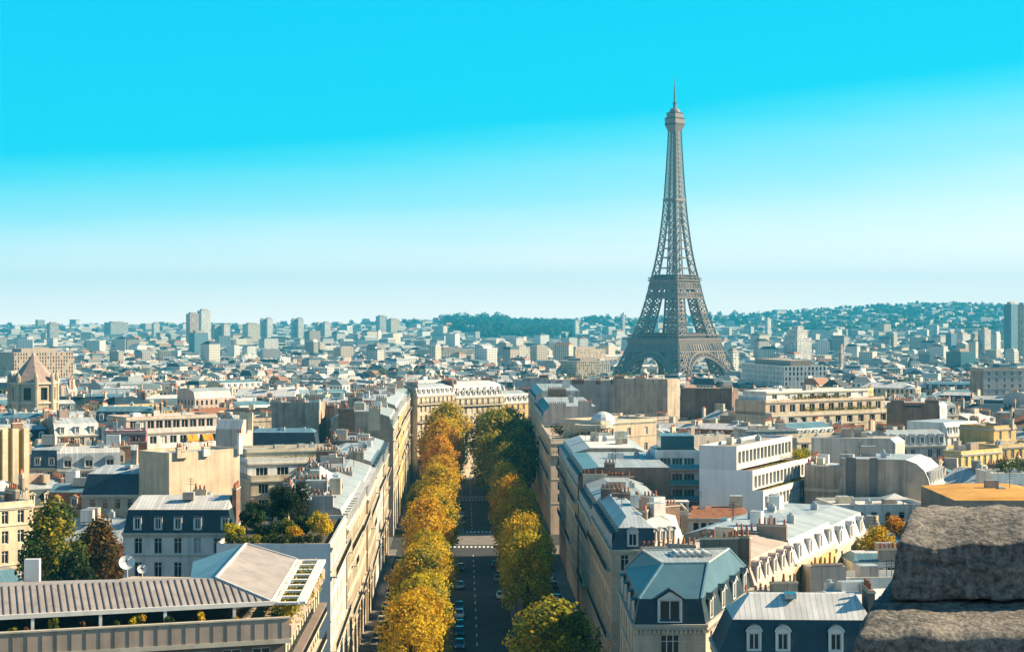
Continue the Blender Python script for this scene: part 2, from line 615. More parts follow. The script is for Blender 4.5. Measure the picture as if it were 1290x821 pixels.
def put(name, me, parent, p, ang, scale=None):
    o = bpy.data.objects.new(name, me)
    me.name = name
    COL.objects.link(o)
    o.parent = parent
    base = parent.location if parent.parent is None else Vector()
    o.location = Vector(p) - base
    o.rotation_euler = (0, 0, ang)
    if scale:
        o.scale = scale
    return o


def lbox(mb, x0, x1, y0, y1, z0, z1, m):
    mb.prism([(x0, y0), (x1, y0), (x1, y1), (x0, y1)], z0, z1, m, bottom=True)


def win_frame(w, h, style):
    def fn():
        mb = MB()
        m = 'dark_iron' if style == 'dark' else 'white_trim'
        t = 0.09
        lbox(mb, -w / 2, -w / 2 + t, -.04, .06, 0, h, m)
        lbox(mb, w / 2 - t, w / 2, -.04, .06, 0, h, m)
        lbox(mb, -w / 2 + t, w / 2 - t, -.04, .06, h - t, h, m)
        lbox(mb, -w / 2 + t, w / 2 - t, -.04, .06, 0, t, m)
        n = max(1, round(w / 0.75))
        for k in range(1, n):
            x = -w / 2 + w * k / n
            lbox(mb, x - .045, x + .045, -.04, .05, t, h - t, m)
        if style != 'wide' and h > 1.5:
            lbox(mb, -w / 2 + t, w / 2 - t, -.035, .045, h * .72, h * .72 + .06, m)
        return mb
    return mesh_of(('frame', round(w, 2), round(h, 2), style), fn)


def win_pane(w, h, glass):
    def fn():
        mb = MB()
        lbox(mb, -w / 2 + .03, w / 2 - .03, .02, .035, .03, h - .03, glass)
        return mb
    return mesh_of(('pane', round(w, 2), round(h, 2), glass), fn)


def win_single(w, h, glass, style):
    def fn():
        mb = MB()
        lbox(mb, -w / 2 + .1, w / 2 - .1, .0, .03, .1, h - .1, glass)
        m = 'dark_iron' if style == 'dark' else 'white_trim'
        for x in (-w / 2, w / 2 - .1):
            lbox(mb, x, x + .1, -.03, .05, 0, h, m)
        for z in (0, h - .1):
            lbox(mb, -w / 2 + .1, w / 2 - .1, -.03, .05, z, z + .1, m)
        lbox(mb, -.05, .05, -.03, .05, .1, h - .1, m)
        return mb
    return mesh_of(('single', round(w, 2), round(h, 2), glass, style), fn)


def put_window(root, p, ang, w, h, near, glass='glass', style='white'):
    if near:
        o = put('window', win_frame(w, h, style), root, p, ang)
        pn = bpy.data.objects.new('pane', win_pane(w, h, 'curtain' if glass == 'glass' and rnd.random() < .13 else glass))
        pn.data.name = 'pane'
        COL.objects.link(pn)
        pn.parent = o
    else:
        o = put('window', win_single(w, h, 'curtain' if glass == 'glass' and rnd.random() < .13 else glass, style), root, p, ang)
    return o


def dormer_mesh(style, w, h, depth, mat):
    """local frame: x along the eave, y into the roof, z up; front at y=0, its window is a sub-part"""
    def fn():
        mb = MB()
        t = 0.16
        hx = w / 2
        fm = 'zinc_pale' if mat == 'zinc' else mat
        wm = 'white_trim'
        # cheeks, front posts, lintel, sill
        mb.face([(-hx, depth, 0), (-hx, 0, 0), (-hx, 0, h), (-hx, depth, h)], fm)
        mb.face([(hx, 0, 0), (hx, depth, 0), (hx, depth, h), (hx, 0, h)], fm)
        lbox(mb, -hx - .04, -hx + t, -.08, .1, 0, h, wm)
        lbox(mb, hx - t, hx + .04, -.08, .1, 0, h, wm)
        lbox(mb, -hx + t, hx - t, -.08, .1, h - t, h, wm)
        lbox(mb, -hx + t, hx - t, -.12, .1, 0, .1, wm)
        o = .15
        if style == 'flat':
            mb.prism([(-hx - o, -.25), (hx + o, -.25), (hx + o, depth), (-hx - o, depth)], h + .003, h + .13, fm, bottom=True)
        elif style == 'gable':
            r = h + w * .38
            lbox(mb, -hx - .16, hx + .16, -.2, .12, h + .003, h + .14, wm)
            mb.face([(-hx - .1, -.12, h + .15), (hx + .1, -.12, h + .15), (0, -.12, r)], wm)
            for s in (-1, 1):
                P = [(s * (hx + .25), -.28, h + .06), (0, -.28, r + .1), (0, depth, r + .1), (s * (hx + .25), depth, h + .06)]
                mb.face(P if s < 0 else P[::-1], fm)
                Q = [(s * (hx + .25), -.29, h + .06), (0, -.29, r + .1), (0, -.29, r - .1), (s * (hx + .25), -.29, h - .1)]
                mb.face(Q[::-1] if s < 0 else Q, wm)
                mb.face(Q if s < 0 else Q[::-1], wm)
        else:
            A = [math.pi - math.pi * k / 8 for k in range(9)]
            ring = [((hx + o) * math.cos(a), (hx + o) * .75 * math.sin(a) + h) for a in A]
            mb.face([(x, -.1, z) for x, z in ring][::-1], wm)
            for (x0, z0), (x1, z1) in zip(ring, ring[1:]):
                mb.face([(x0, -.25, z0), (x1, -.25, z1), (x1, depth, z1), (x0, depth, z0)][::-1], fm)
                mb.face([(x0, -.25, z0), (x1, -.25, z1), (x1 * .86, -.26, h + (z1 - h) * .84), (x0 * .86, -.26, h + (z0 - h) * .84)], wm)
        return mb
    return mesh_of(('dormer', style, w, h, round(depth, 1), mat), fn)


def put_dormer(root, p, ang, style, w, h, depth, mat, near):
    d = put('dormer', dormer_mesh(style, w, h, round(depth, 1), mat), root, p, ang)
    ww, hh = w - .34, h - .28
    me = win_single(ww, hh, 'glass', 'white')
    o = bpy.data.objects.new('window', me)
    COL.objects.link(o)
    o.parent = d
    o.location = (0, .06, .11)
    return d


def pot_mesh():
    def fn():
        mb = MB()
        mb.cyl((0, 0), .17, 0, .7, 'terracotta_pot', 7, .13)
        return mb
    return mesh_of('pot', fn)


def chimney(root, p, ang, L, z0, z1, near, t=.62, mat='party_pale', pots=True):
    """chimney wall with its row of terracotta pots"""
    c, s = math.cos(ang), math.sin(ang)
    mb = MB()
    mb.box(p, (c, s), L / 2, t / 2, z0, z1, mat)
    mb.box(p, (c, s), L / 2 + .08, t / 2 + .08, z1 - .25, z1 - .08, 'stone_trim', bottom=True)
    if not near and pots:
        # too far off for single pots to show: a low ridge of clay on top
        n = max(2, int(L / .55))
        for k in range(n):
            q = (p[0] + c * (k + .5 - n / 2) * L / n, p[1] + s * (k + .5 - n / 2) * L / n)
            mb.cyl(q, .17, z1, z1 + .6, 'terracotta_pot', 5, .12)
    o = mb.build('chimney', root)
    if near and pots:
        n = max(2, int(L / .6))
        for k in range(n):
            if rnd.random() < .12:
                continue
            po = bpy.data.objects.new('chimney_pot', pot_mesh())
            COL.objects.link(po)
            po.parent = o
            k2 = .8 + rnd.random() * .5
            po.location = Vector((p[0] + c * (k + .5 - n / 2) * L / n, p[1] + s * (k + .5 - n / 2) * L / n, z1)) - root.location
            po.scale = (1, 1, k2)
    return o


# ------------------------------------------------------------------ buildings
HOUSES = []      # footprints and picture boxes of what is already built


def wall_holes(mb, a, b, z0, z1, m, spec, places, z_top=None):
    """one wall from a to b with window openings that have real reveals"""
    a, b = V2(a), V2(b)
    L = (b - a).length
    d = (b - a) / L
    nin = Vector((-d.y, d.x))
    w, h, fh, top = spec.get('w', 1.15), spec.get('h', 2.0), spec.get('fh', 3.1), spec.get('top', .75)
    mg = spec.get('m', .8)
    n = spec.get('n') or max(1, int((L - 2 * mg) / spec.get('sp', 2.5)))
    while n > 1 and n * (w + .3) > L - .4:
        n -= 1
    if L < w + .5:
        n = 0
    us = [mg + (L - 2 * mg) * (k + .5) / n for k in range(n)]
    rows = []
    for r in range(spec.get('nf', 5)):
        v1 = z1 - top - r * fh
        if v1 - h < z0 + .3:
            break
        rows.append((v1 - h, v1))
    rows.reverse()
    ug = [0.0]
    for u in us:
        ug += [u - w / 2, u + w / 2]
    ug.append(L)
    vg = [z0]
    for v0, v1 in rows:
        vg += [v0, v1]
    vg.append(z1)
    rv = spec.get('rev', .22)
    P = lambda u, z, k=0: Vector((*(a + d * u + nin * k), z))
    for i in range(len(ug) - 1):
        hole_u = i % 2 == 1
        for j in range(len(vg) - 1):
            u0, u1, v0, v1 = ug[i], ug[i + 1], vg[j], vg[j + 1]
            if hole_u and j % 2 == 1:
                mb.face([P(u0, v0), P(u0, v0, rv), P(u0, v1, rv), P(u0, v1)][::-1], m)
                mb.face([P(u1, v0), P(u1, v0, rv), P(u1, v1, rv), P(u1, v1)], m)
                mb.face([P(u0, v1), P(u1, v1), P(u1, v1, rv), P(u0, v1, rv)][::-1], m)
                mb.face([P(u0, v0), P(u1, v0), P(u1, v0, rv), P(u0, v0, rv)], m)
                places.append((P((u0 + u1) / 2, v0, rv), math.atan2(d.y, d.x), w, h, spec, len(rows) - 1 - j // 2))
            elif not hole_u:
                if j == 0:
                    mb.face([P(u0, z0), P(u1, z0), P(u1, z1), P(u0, z1)], m, [(u0, z0), (u1, z0), (u1, z1), (u0, z1)])
            else:
                mb.face([P(u0, v0), P(u1, v0), P(u1, v1), P(u0, v1)], m, [(u0, v0), (u1, v0), (u1, v1), (u0, v1)])
    if spec.get('bands', True):
        for r in range(0, spec.get('nf', 5), spec.get('band', 2)):
            z = z1 - top - h - r * fh - .35
            if z > z0 + 1:
                mb.box((a + b) / 2 - nin * .02, d, L / 2 - .03, .1, z, z + .16, 'stone_trim', bottom=True)


def balcony(root, a, b, z, t0=0, t1=1, out=.8, rail='dark_iron', solid=False):
    a, b = V2(a), V2(b)
    d = (b - a).normalized()
    n = Vector((d.y, -d.x))
    p, q = a + (b - a) * t0, a + (b - a) * t1
    L = (q - p).length
    mb = MB()
    c = (p + q) / 2 + n * (out / 2 + .002)
    mb.box(c, d, L / 2, out / 2, z - .18, z, 'stone_trim', bottom=True)
    e = (p + q) / 2 + n * (out - .06)
    if solid:
        mb.box(e, d, L / 2 - .02, .06, z + .003, z + .95, rail, bottom=True)
    else:
        mb.box(e, d, L / 2 - .02, .035, z + .92, z + 1.0, rail, bottom=True)
        k = max(2, int(L / .45))
        for i in range(k + 1):
            r = p + (q - p) * (i / k) * .996 + n * (out - .06)
            mb.box(r, d, .07 if i % 3 == 0 else .03, .02, z + .003, z + .92, rail)
    return mb.build('balcony', root)


def building(label, P, z1, roof='flat', wall='cream', fac=None, name='apartment_building', cat='apartment building', z0=None, near=True,
             dormers=(), chim=(), cornice=True, group=None, cap='roof_gravel', par=.8, root=None, tex=False, clutter=0, bal=(), plain=None, skyl=0, reg=True):
    """one building: walls with openings, cornice, loft of roof slopes (an inset of 0 keeps that side a straight party wall)"""
    P = [V2(p) for p in P]
    n = len(P)
    cx, cy = sum(p.x for p in P) / n, sum(p.y for p in P) / n
    if z0 is None:
        z0 = min(g(p.x, p.y) for p in P) - .3
    own = root is None
    if own:
        root = thing(name, label, cat, (cx, cy, z0 + .3), group)
    fac = fac or {}
    wm = ('windowed_' if tex else 'wall_') + wall if wall in WALLS else wall
    pm = plain or ('wall_' + wall if wall in WALLS else wall)
    mb, rb = MB(), MB()
    places = []
    for i in range(n):
        a, b = P[i], P[(i + 1) % n]
        L = (b - a).length
        if i in fac and fac[i]:
            wall_holes(mb, a, b, z0, z1, 'wall_' + wall if wall in WALLS else wall, fac[i], places)
        else:
            m = wm if tex and not (fac.get(i, 1) is None) else pm
            mb.face([(*a, z0), (*b, z0), (*b, z1), (*a, z1)], m, [(0, z1 - z0), (L, z1 - z0), (L, 0), (0, 0)] if tex else None)
    # roof
    prev, pz = P, z1
    if roof == 'flat':
        q = inset(P, [.3] * n)
        for i in range(n):
            j = (i + 1) % n
            a, b, c, d = P[i], P[j], q[j], q[i]
            mb.face([(*a, z1), (*b, z1), (*b, z1 + par), (*a, z1 + par)], pm)
            mb.face([(*a, z1 + par), (*b, z1 + par), (*c, z1 + par), (*d, z1 + par)], 'stone_trim')
            mb.face([(*d, z1 + par), (*c, z1 + par), (*c, z1), (*d, z1)], pm)
        rb.face([(*p, z1 + .01) for p in q], cap)
        top_z = z1
    else:
        for lv in roof:
            dz, ins, m = lv
            if ins and not isinstance(ins[0], (int, float)):
                q = [V2(p) for p in ins]
                ds = [1] * n
            else:
                ds = list(ins)
                q = inset(prev, ds)
            for i in range(n):
                j = (i + 1) % n
                a, b, c, d = prev[i], prev[j], q[j], q[i]
                F4 = [(*a, pz), (*b, pz), (*c, pz + dz), (*d, pz + dz)]
                if ds[i] == 0:
                    mb.face(F4, pm)
                else:
                    rb.face(F4, m)
            prev, pz = q, pz + dz
        rb.face([(*p, pz) for p in prev], cap)
        top_z = pz
    for i in range(n):
        a, b = P[i], P[(i + 1) % n]
        if not cornice or (cornice is not True and i not in cornice):
            continue
        d = (b - a).normalized()
        nn = Vector((d.y, -d.x))
        L = (b - a).length
        mb.box((a + b) / 2 + nn * .13, d, L / 2 - .02, .15, z1 - .3, z1 + .02, 'stone_trim', bottom=True)
        mb.box((a + b) / 2 + nn * .06, d, L / 2 - .02, .1, z1 - .55, z1 - .31, 'stone_trim', bottom=True)
    mb.build('wall', root)
    if rb.f:
        rb.build('roof', root)
    for (p, ang, ww, hh, sp, fl) in places[:100]:
        put_window(root, p, ang, ww, hh, near, sp.get('glass', 'glass'), sp.get('style', 'white'))
    for (e, z, t0, t1, *rest) in bal:
        balcony(root, P[e], P[(e + 1) % n], z1 - z, t0, t1, *rest)
    for dm in dormers:
        e = dm['e']
        a, b = P[e], P[(e + 1) % n]
        d = (b - a).normalized()
        nin = Vector((-d.y, d.x))
        L = (b - a).length
        k = dm.get('n') or max(1, int((L - 1) / dm.get('sp', 2.7)))
        ww, hh = dm.get('w', 1.25), dm.get('h', 1.75)
        ts = dm.get('t') or [(i + .5) / k for i in range(k)]
        lv = roof[0]
        slope = (lv[1][e] if isinstance(lv[1][e], (int, float)) else 1.0) / lv[0]
        bz = dm.get('z', .45)
        for t in ts:
            p = a + d * (L * t) + nin * max(.08, slope * bz - .12)
            put_dormer(root, (*p, z1 + bz), math.atan2(d.y, d.x), dm.get('style', 'flat'), ww, hh, slope * hh + .5, dm.get('mat', lv[2]), near)
    for c in chim:
        e, t, s, L, h = c[:5]
        perp = c[5] if len(c) > 5 else True
        a, b = P[e], P[(e + 1) % n]
        d = (b - a).normalized()
        nin = Vector((-d.y, d.x))
        p = a + (b - a) * t + nin * s
        ang = math.atan2(nin.y, nin.x) if perp else math.atan2(d.y, d.x)
        chimney(root, p, ang, L, z1 - .5, z1 + h, near, mat=c[6] if len(c) > 6 else rnd.choice(['party_pale', 'party_grey', 'wall_cream', 'brick']))
    # small things fixed on the roof: skylights, lift housings, vents
    if own and near and not any(q in label for q in ('corner mansion', 'courtyard', 'low house with dark slate')) and not tex and reg:
        clutter, skyl = clutter + 2, skyl + 1
    d = (P[1] - P[0]).normalized()
    nin = Vector((-d.y, d.x))
    Lx = (P[1] - P[0]).length
    Ly = (P[2] - P[1]).length
    q = prev if roof != 'flat' else P
    qc = sum((V2(p) for p in q), Vector((0, 0))) / n
    for k in range(clutter):
        p = qc + d * (rnd.uniform(-.3, .3) * Lx) + nin * (rnd.uniform(-.25, .25) * Ly)
        cb = MB()
        typ = rnd.random()
        if typ < .45:
            cb.box(p, d, rnd.uniform(.5, 1.6), rnd.uniform(.5, 1.2), top_z - .3, top_z + rnd.uniform(.7, 2.2), rnd.choice(['wall_white', 'wall_cream', 'party_pale', 'concrete']), 'zinc')
            cb.build('lift_housing', root)
        elif typ < .75:
            cb.box(p, d, .5, .4, top_z - .3, top_z + .9, 'zinc', bottom=True)
            cb.cyl(p, .28, top_z + .9, top_z + 1.25, 'zinc', 8)
            cb.build('vent', root)
        else:
            cb.cyl(p, .05, top_z - .2, top_z + 2.6, 'dark_iron', 5)
            for zz in (1.6, 2.0, 2.4):
                cb.box(p, d, .55, .025, top_z + zz, top_z + zz + .05, 'dark_iron', bottom=True)
            cb.build('aerial', root)
    for k in range(skyl):
        p = qc + d * (rnd.uniform(-.3, .3) * Lx) + nin * (rnd.uniform(-.25, .25) * Ly)
        cb = MB()
        cb.box(p, d, .55, .75, top_z - .3, top_z + .22, 'zinc_pale', 'glass')
        cb.build('skylight', root)
    if reg:
        xs = [pix((p.x, p.y, z1))[0] for p in P]
        zt = top_z + (par if roof == 'flat' else 0)
        ys = [pix((p.x, p.y, zt))[1] for p in P]
        HOUSES.append(dict(P=P, x0=min(xs), x1=max(xs), top=min(ys), front=max(pix((p.x, p.y, z1))[1] for p in P), Y=min(p.y for p in P), root=root, own=own))
    return root


def quad(xA, yA, xB, z, th, d, thd=None):
    """footprint from the photograph: front eave corner at pixel (xA, yA) at height z, front edge running at th degrees until pixel column xB, d metres deep"""
    A = at(xA, yA, z)
    c, s = math.cos(R(th)), math.sin(R(th))
    k = (xB - CX) / F
    t = (k * A.y - A.x) / (c - k * s)
    A2 = V2(A)
    B = A2 + Vector((c, s)) * t
    thd = th + 90 if thd is None else thd
    e = Vector((math.cos(R(thd)), math.sin(R(thd)))) * d
    return [A2, B, B + e, A2 + e]


def line_quad(A, th, L, d, thd=None):
    A = V2(A)
    c = Vector((math.cos(R(th)), math.sin(R(th))))
    thd = th + 90 if thd is None else thd
    e = Vector((math.cos(R(thd)), math.sin(R(thd)))) * d
    return [A, A + c * L, A + c * L + e, A + e]


# ------------------------------------------------------------------ leaves
def leaf_cloud(clumps, n, size, palette, seed, name, parent, off, jitter=.25):
    """many leaf-sized faces spread through the clumps (x, y, z, r); colour picked per clump and per leaf"""
    rg = np.random.default_rng(seed)
    C = np.array([c[:4] for c in clumps])
    wts = C[:, 3] ** 2
    idx = rg.choice(len(C), n, p=wts / wts.sum())
    dirs = rg.normal(size=(n, 3))
    dirs /= np.linalg.norm(dirs, axis=1)[:, None]
    rad = rg.random(n) ** .45
    pos = C[idx, :3] + dirs * (C[idx, 3] * rad)[:, None]
    nrm = dirs + rg.normal(size=(n, 3)) * .55 + np.array([0, 0, .35])
    nrm /= np.linalg.norm(nrm, axis=1)[:, None]
    t = np.cross(nrm, rg.normal(size=(n, 3)))
    t /= np.linalg.norm(t, axis=1)[:, None] + 1e-9
    b = np.cross(nrm, t)
    s = size * rg.uniform(.6, 1.35, n)[:, None]
    q = np.stack([pos - t * s * .5, pos - b * s * .38, pos + t * s * .5, pos + b * s * .38], axis=1).reshape(-1, 3) - np.array(off)
    me = bpy.data.meshes.new(name)
    me.vertices.add(4 * n)
    me.vertices.foreach_set('co', q.astype(np.float32).ravel())
    me.loops.add(4 * n)
    me.loops.foreach_set('vertex_index', np.arange(4 * n, dtype=np.int32))
    me.polygons.add(n)
    me.polygons.foreach_set('loop_start', np.arange(0, 4 * n, 4, dtype=np.int32))
    me.polygons.foreach_set('loop_total', np.full(n, 4, dtype=np.int32))
    pal = np.array(palette)
    cl = rg.integers(0, len(pal), len(C))
    pick = np.where(rg.random(n) < .65, cl[idx], rg.integers(0, len(pal), n))
    col = pal[pick] * rg.uniform(1 - jitter, 1 + jitter, (n, 1))
    ca = me.color_attributes.new('Col', 'FLOAT_COLOR', 'CORNER')
    ca.data.foreach_set('color', np.repeat(np.c_[col, np.ones(n)], 4, axis=0).astype(np.float32).ravel())
    me.materials.append(MATS['leaf'])
    me.update(calc_edges=True)
    o = bpy.data.objects.new(name, me)
    COL.objects.link(o)
    if parent is not None:
        o.parent = parent
    return o


GOLD = [(.62, .42, .015), (.68, .47, .02), (.50, .37, .02), (.58, .34, .012), (.40, .34, .025), (.64, .48, .03)]
ORANGE = [(.54, .25, .012), (.60, .31, .015), (.46, .21, .018), (.56, .37, .025)]
OLIVE = [(.17, .19, .02), (.25, .23, .025), (.12, .15, .02), (.34, .28, .03), (.09, .12, .018)]
GREEN = [(.045, .085, .018), (.07, .11, .02), (.035, .07, .02), (.10, .13, .025)]
RUST = [(.16, .07, .02), (.11, .06, .02), (.21, .10, .02), (.08, .06, .02)]
DARK = [(.022, .045, .016), (.035, .06, .018), (.02, .035, .015)]


def make_tree(name, label, cat, h, r, palette, seed, n=6500, leaf=.42, ch=None, group=None, squash=1.0):
    """tapered trunk with limbs and an uneven crown, built at the origin"""
    rg = random.Random(seed)
    root = thing(name, label, cat, (0, 0, 0), group)
    ch = ch or h * .72                # crown height
    z0 = h - ch
    tb = MB()
    tr = .035 * h
    tb.beam((0, 0, -.3), (0, 0, z0 + ch * .25), tr * 1.5, 'bark', tr, 8)
    clumps = []
    nc = 46
    for k in range(nc):
        a = k * 2.39996 + rg.uniform(-.4, .4)
        f = (k + .5) / nc
        z = z0 + ch * (.06 + .88 * f)
        env = math.sin(math.pi * min(1, .12 + .88 * f) ** .85) ** .6
        rr = r * env * rg.uniform(.45, .92)
        cr_ = r * rg.uniform(.22, .40)
        x, y = rr * math.cos(a), rr * math.sin(a) * squash
        clumps.append((x, y, z, cr_))
        if k % 4 == 0:
            q = (x * .75, y * .75, z - cr_ * .3)
            tb.beam((0, 0, z0 + ch * rg.uniform(.0, .22)), q, tr * .55, 'bark', .05, 5)
    clumps.append((0, 0, z0 + ch * .55, r * .55))
    clumps.append((0, 0, z0 + ch * .8, r * .42))
    tb.build('trunk', root)
    leaf_cloud(clumps, n, leaf, palette, seed, 'crown', root, (0, 0, 0))
    return root


def shrub(name, label, cat, p, r, h, palette, seed, n=500, leaf=.22, group=None):
    rg = random.Random(seed)
    root = thing(name, label, cat, p, group)
    sb = MB()
    sb.beam((0, 0, -.1), (0, 0, h * .5), .12, 'bark', .05, 5)
    for k in range(3):
        a = k * 2.1 + seed
        sb.beam((0, 0, h * .15), (r * .5 * math.cos(a), r * .5 * math.sin(a), h * .6), .07, 'bark', .03, 4)
    o = sb.build('stem', root, off=(0, 0, 0))
    cl = [(rg.uniform(-.6, .6) * r, rg.uniform(-.6, .6) * r, h * rg.uniform(.3, .8), r * rg.uniform(.3, .5)) for _ in range(9)]
    leaf_cloud(cl, n, leaf, palette, seed, 'crown', root, (0, 0, 0))
    return root


def hedge(label, a, b, z, w, h, palette, seed, n=900, leaf=.25, name='hedge'):
    a, b = V2(a), V2(b)
    d = b - a
    rg = random.Random(seed)
    k = max(3, int(d.length / (w * .7)))
    cl = []
    for i in range(k):
        q = a + d * ((i + .5) / k)
        cl.append((q.x + rg.uniform(-.2, .2) * w, q.y + rg.uniform(-.2, .2) * w, z + h * rg.uniform(.35, .6), h * rg.uniform(.35, .62)))
    o = leaf_cloud(cl, n, leaf, palette, seed, name, None, (a.x, a.y, z))
    o.location = (a.x, a.y, z)
    return tag(o, label, 'hedge')

# ------------------------------------------------------------------ ground sheet and hills
def XL(y):
    return -24.2 - .035 * (y - 267)


def XR(y):
    return 13.6 - .021 * (y - 262)


def build_ground():
    m, nt, b = new_mat('ground')
    tc = N(nt, 'ShaderNodeTexCoord')
    no = N(nt, 'ShaderNodeTexNoise')
    no.inputs['Scale'].default_value = .02
    no.inputs['Detail'].default_value = 9
    nt.links.new(tc.outputs['Object'], no.inputs['Vector'])
    n2 = N(nt, 'ShaderNodeTexNoise')
    n2.inputs['Scale'].default_value = .004
    n2.inputs['Detail'].default_value = 5
    nt.links.new(tc.outputs['Object'], n2.inputs['Vector'])
    rp = N(nt, 'ShaderNodeValToRGB')
    e = rp.color_ramp.elements
    e[0].position, e[0].color = .38, (.035, .055, .03, 1)
    e[1].position, e[1].color = .62, (.20, .185, .165, 1)
    nt.links.new(mth(nt, 'MULTIPLY_ADD', n2.outputs['Fac'], .5, mth(nt, 'MULTIPLY', no.outputs['Fac'], .5)), rp.inputs['Fac'])
    nt.links.new(rp.outputs['Color'], b.inputs['Base Color'])
    b.inputs['Roughness'].default_value = .95
    MATS['ground'] = m
    ys = [-300, 0, 100, 250, 400, 600, 800, 1000, 1300, 1600, 2000, 2500, 3000] + list(range(3250, 8001, 250)) + [8500, 9500]
    us = [-.62 + 1.24 * k / 62 for k in range(63)]
    mb = MB()
    grid = []
    for y in ys:
        row = []
        for u in us:
            x = u * max(y, 0) + u * 900
            z = g(x, y)
            if y > 3400:
                z += 5 * math.sin(u * 60 + y * .004) * min(1, (y - 3400) / 2500) * max(0, min(1, (z + 20) / 60))
            row.append(Vector((x, y, z)))
        grid.append(row)
    for j in range(len(ys) - 1):
        for i in range(len(us) - 1):
            mb.face([grid[j][i], grid[j][i + 1], grid[j + 1][i + 1], grid[j + 1][i]], 'ground')
    o = mb.build('ground')
    o['kind'] = 'structure'


build_ground()


# ------------------------------------------------------------------ avenue
def strip(name, x0, x1, ys, dz, m, kerb=None, kind='structure'):
    """a sheet along the avenue between two offsets (functions of y), dz above the ground; a kerb gives it real height"""
    mb = MB()
    for a, b in zip(ys, ys[1:]):
        za, zb = g(0, a) + dz, g(0, b) + dz
        A, B, C, D = (x0(a), a, za), (x1(a), a, za), (x1(b), b, zb), (x0(b), b, zb)
        mb.face([A, B, C, D], m)
        if kerb:
            for p, q in ((A, D), (C, B)):
                mb.face([p, (p[0], p[1], p[2] - kerb), (q[0], q[1], q[2] - kerb), q], 'kerb_stone')
    if kerb:
        for y, e in ((ys[0], 0), (ys[-1], 1)):
            z = g(0, y) + dz
            mb.face([(x0(y), y, z), (x0(y), y, z - kerb), (x1(y), y, z - kerb), (x1(y), y, z)], 'kerb_stone')
    o = mb.build(name)
    o['kind'] = kind
    return o


def mid(y, off):
    return -5.5 - .028 * (y - 270) + off


def build_avenue():
    ys = [120, 250] + list(range(270, 761, 20))
    strip('road', lambda y: XL(y) - 30 if y < 1 else XL(y), lambda y: XR(y), ys, .02, 'asphalt')
    # pavements in front of the facades, planted strips under the trees, cut where the side streets come in
    segs = [(120, 404), (450, 620)]
    for a, b in segs:
        y2 = [a] + [y for y in ys if a < y < b] + [b]
        strip('pavement', lambda y: XL(y) - .5, lambda y: XL(y) + 1.7, y2, .14, 'paving', .14)
        strip('pavement', lambda y: XR(y) - 2.6, lambda y: XR(y) + .5, y2, .14, 'paving', .14)
        strip('tree_strip', lambda y: mid(y, -11.2), lambda y: mid(y, -6.3), y2, .14, 'paving', .14)
        strip('tree_strip', lambda y: mid(y, 6.3), lambda y: mid(y, 10.6), y2, .14, 'paving', .14)
    # strips of paler paving paint the side streets' sunlight onto the road
    mb = MB()
    for (a, b) in ((414, 438), (541, 551)):
        z = lambda y: g(0, y) + .035
        mb.face([(mid(a, -17), a, z(a)), (mid(a, 17), a, z(a)), (mid(b, 17), b, z(b)), (mid(b, -17), b, z(b))], 'paving')
    o = mb.build('painted_sun_strip')
    o['kind'] = 'structure'
    mb = MB()
    for y0 in list(range(130, 395, 9)) + list(range(440, 610, 9)):
        for off in (0,):
            za, zb = g(0, y0) + .03, g(0, y0 + 3.2) + .03
            mb.face([(mid(y0, off - .09), y0, za), (mid(y0, off + .09), y0, za), (mid(y0 + 3.2, off + .09), y0 + 3.2, zb), (mid(y0 + 3.2, off - .09), y0 + 3.2, zb)], 'road_paint')
    for yc in (410, 443, 536):
        k = -5.6
        while k < 5.6:
            za, zb = g(0, yc - 1.6) + .04, g(0, yc + 1.6) + .04
            mb.face([(mid(yc, k), yc - 1.6, za), (mid(yc, k + .5), yc - 1.6, za), (mid(yc, k + .5), yc + 1.6, zb), (mid(yc, k), yc + 1.6, zb)], 'road_paint')
            k += 1.0
    # parking bays of the side lane and edge lines
    for y0 in range(240, 392, 6):
        za = g(0, y0) + .03
        mb.face([(mid(y0, -17.3), y0, za), (mid(y0, -15.3), y0, za), (mid(y0, -15.3), y0 + .14, za), (mid(y0, -17.3), y0 + .14, za)], 'road_paint')
    o = mb.build('road_markings')
    o['kind'] = 'structure'
    # the side street that lets the low sun through on the right
    mb = MB()
    d = V2(SUN_AZ)
    A, B = Vector((8.5, 396)), Vector((7.6, 434))
    z = g(0, 415) + .012
    mb.face([(*A, z), (*(A + d * 140), z), (*(B + d * 140), z), (*B, z)], 'asphalt')
    o = mb.build('side_street')
    o['kind'] = 'structure'


build_avenue()


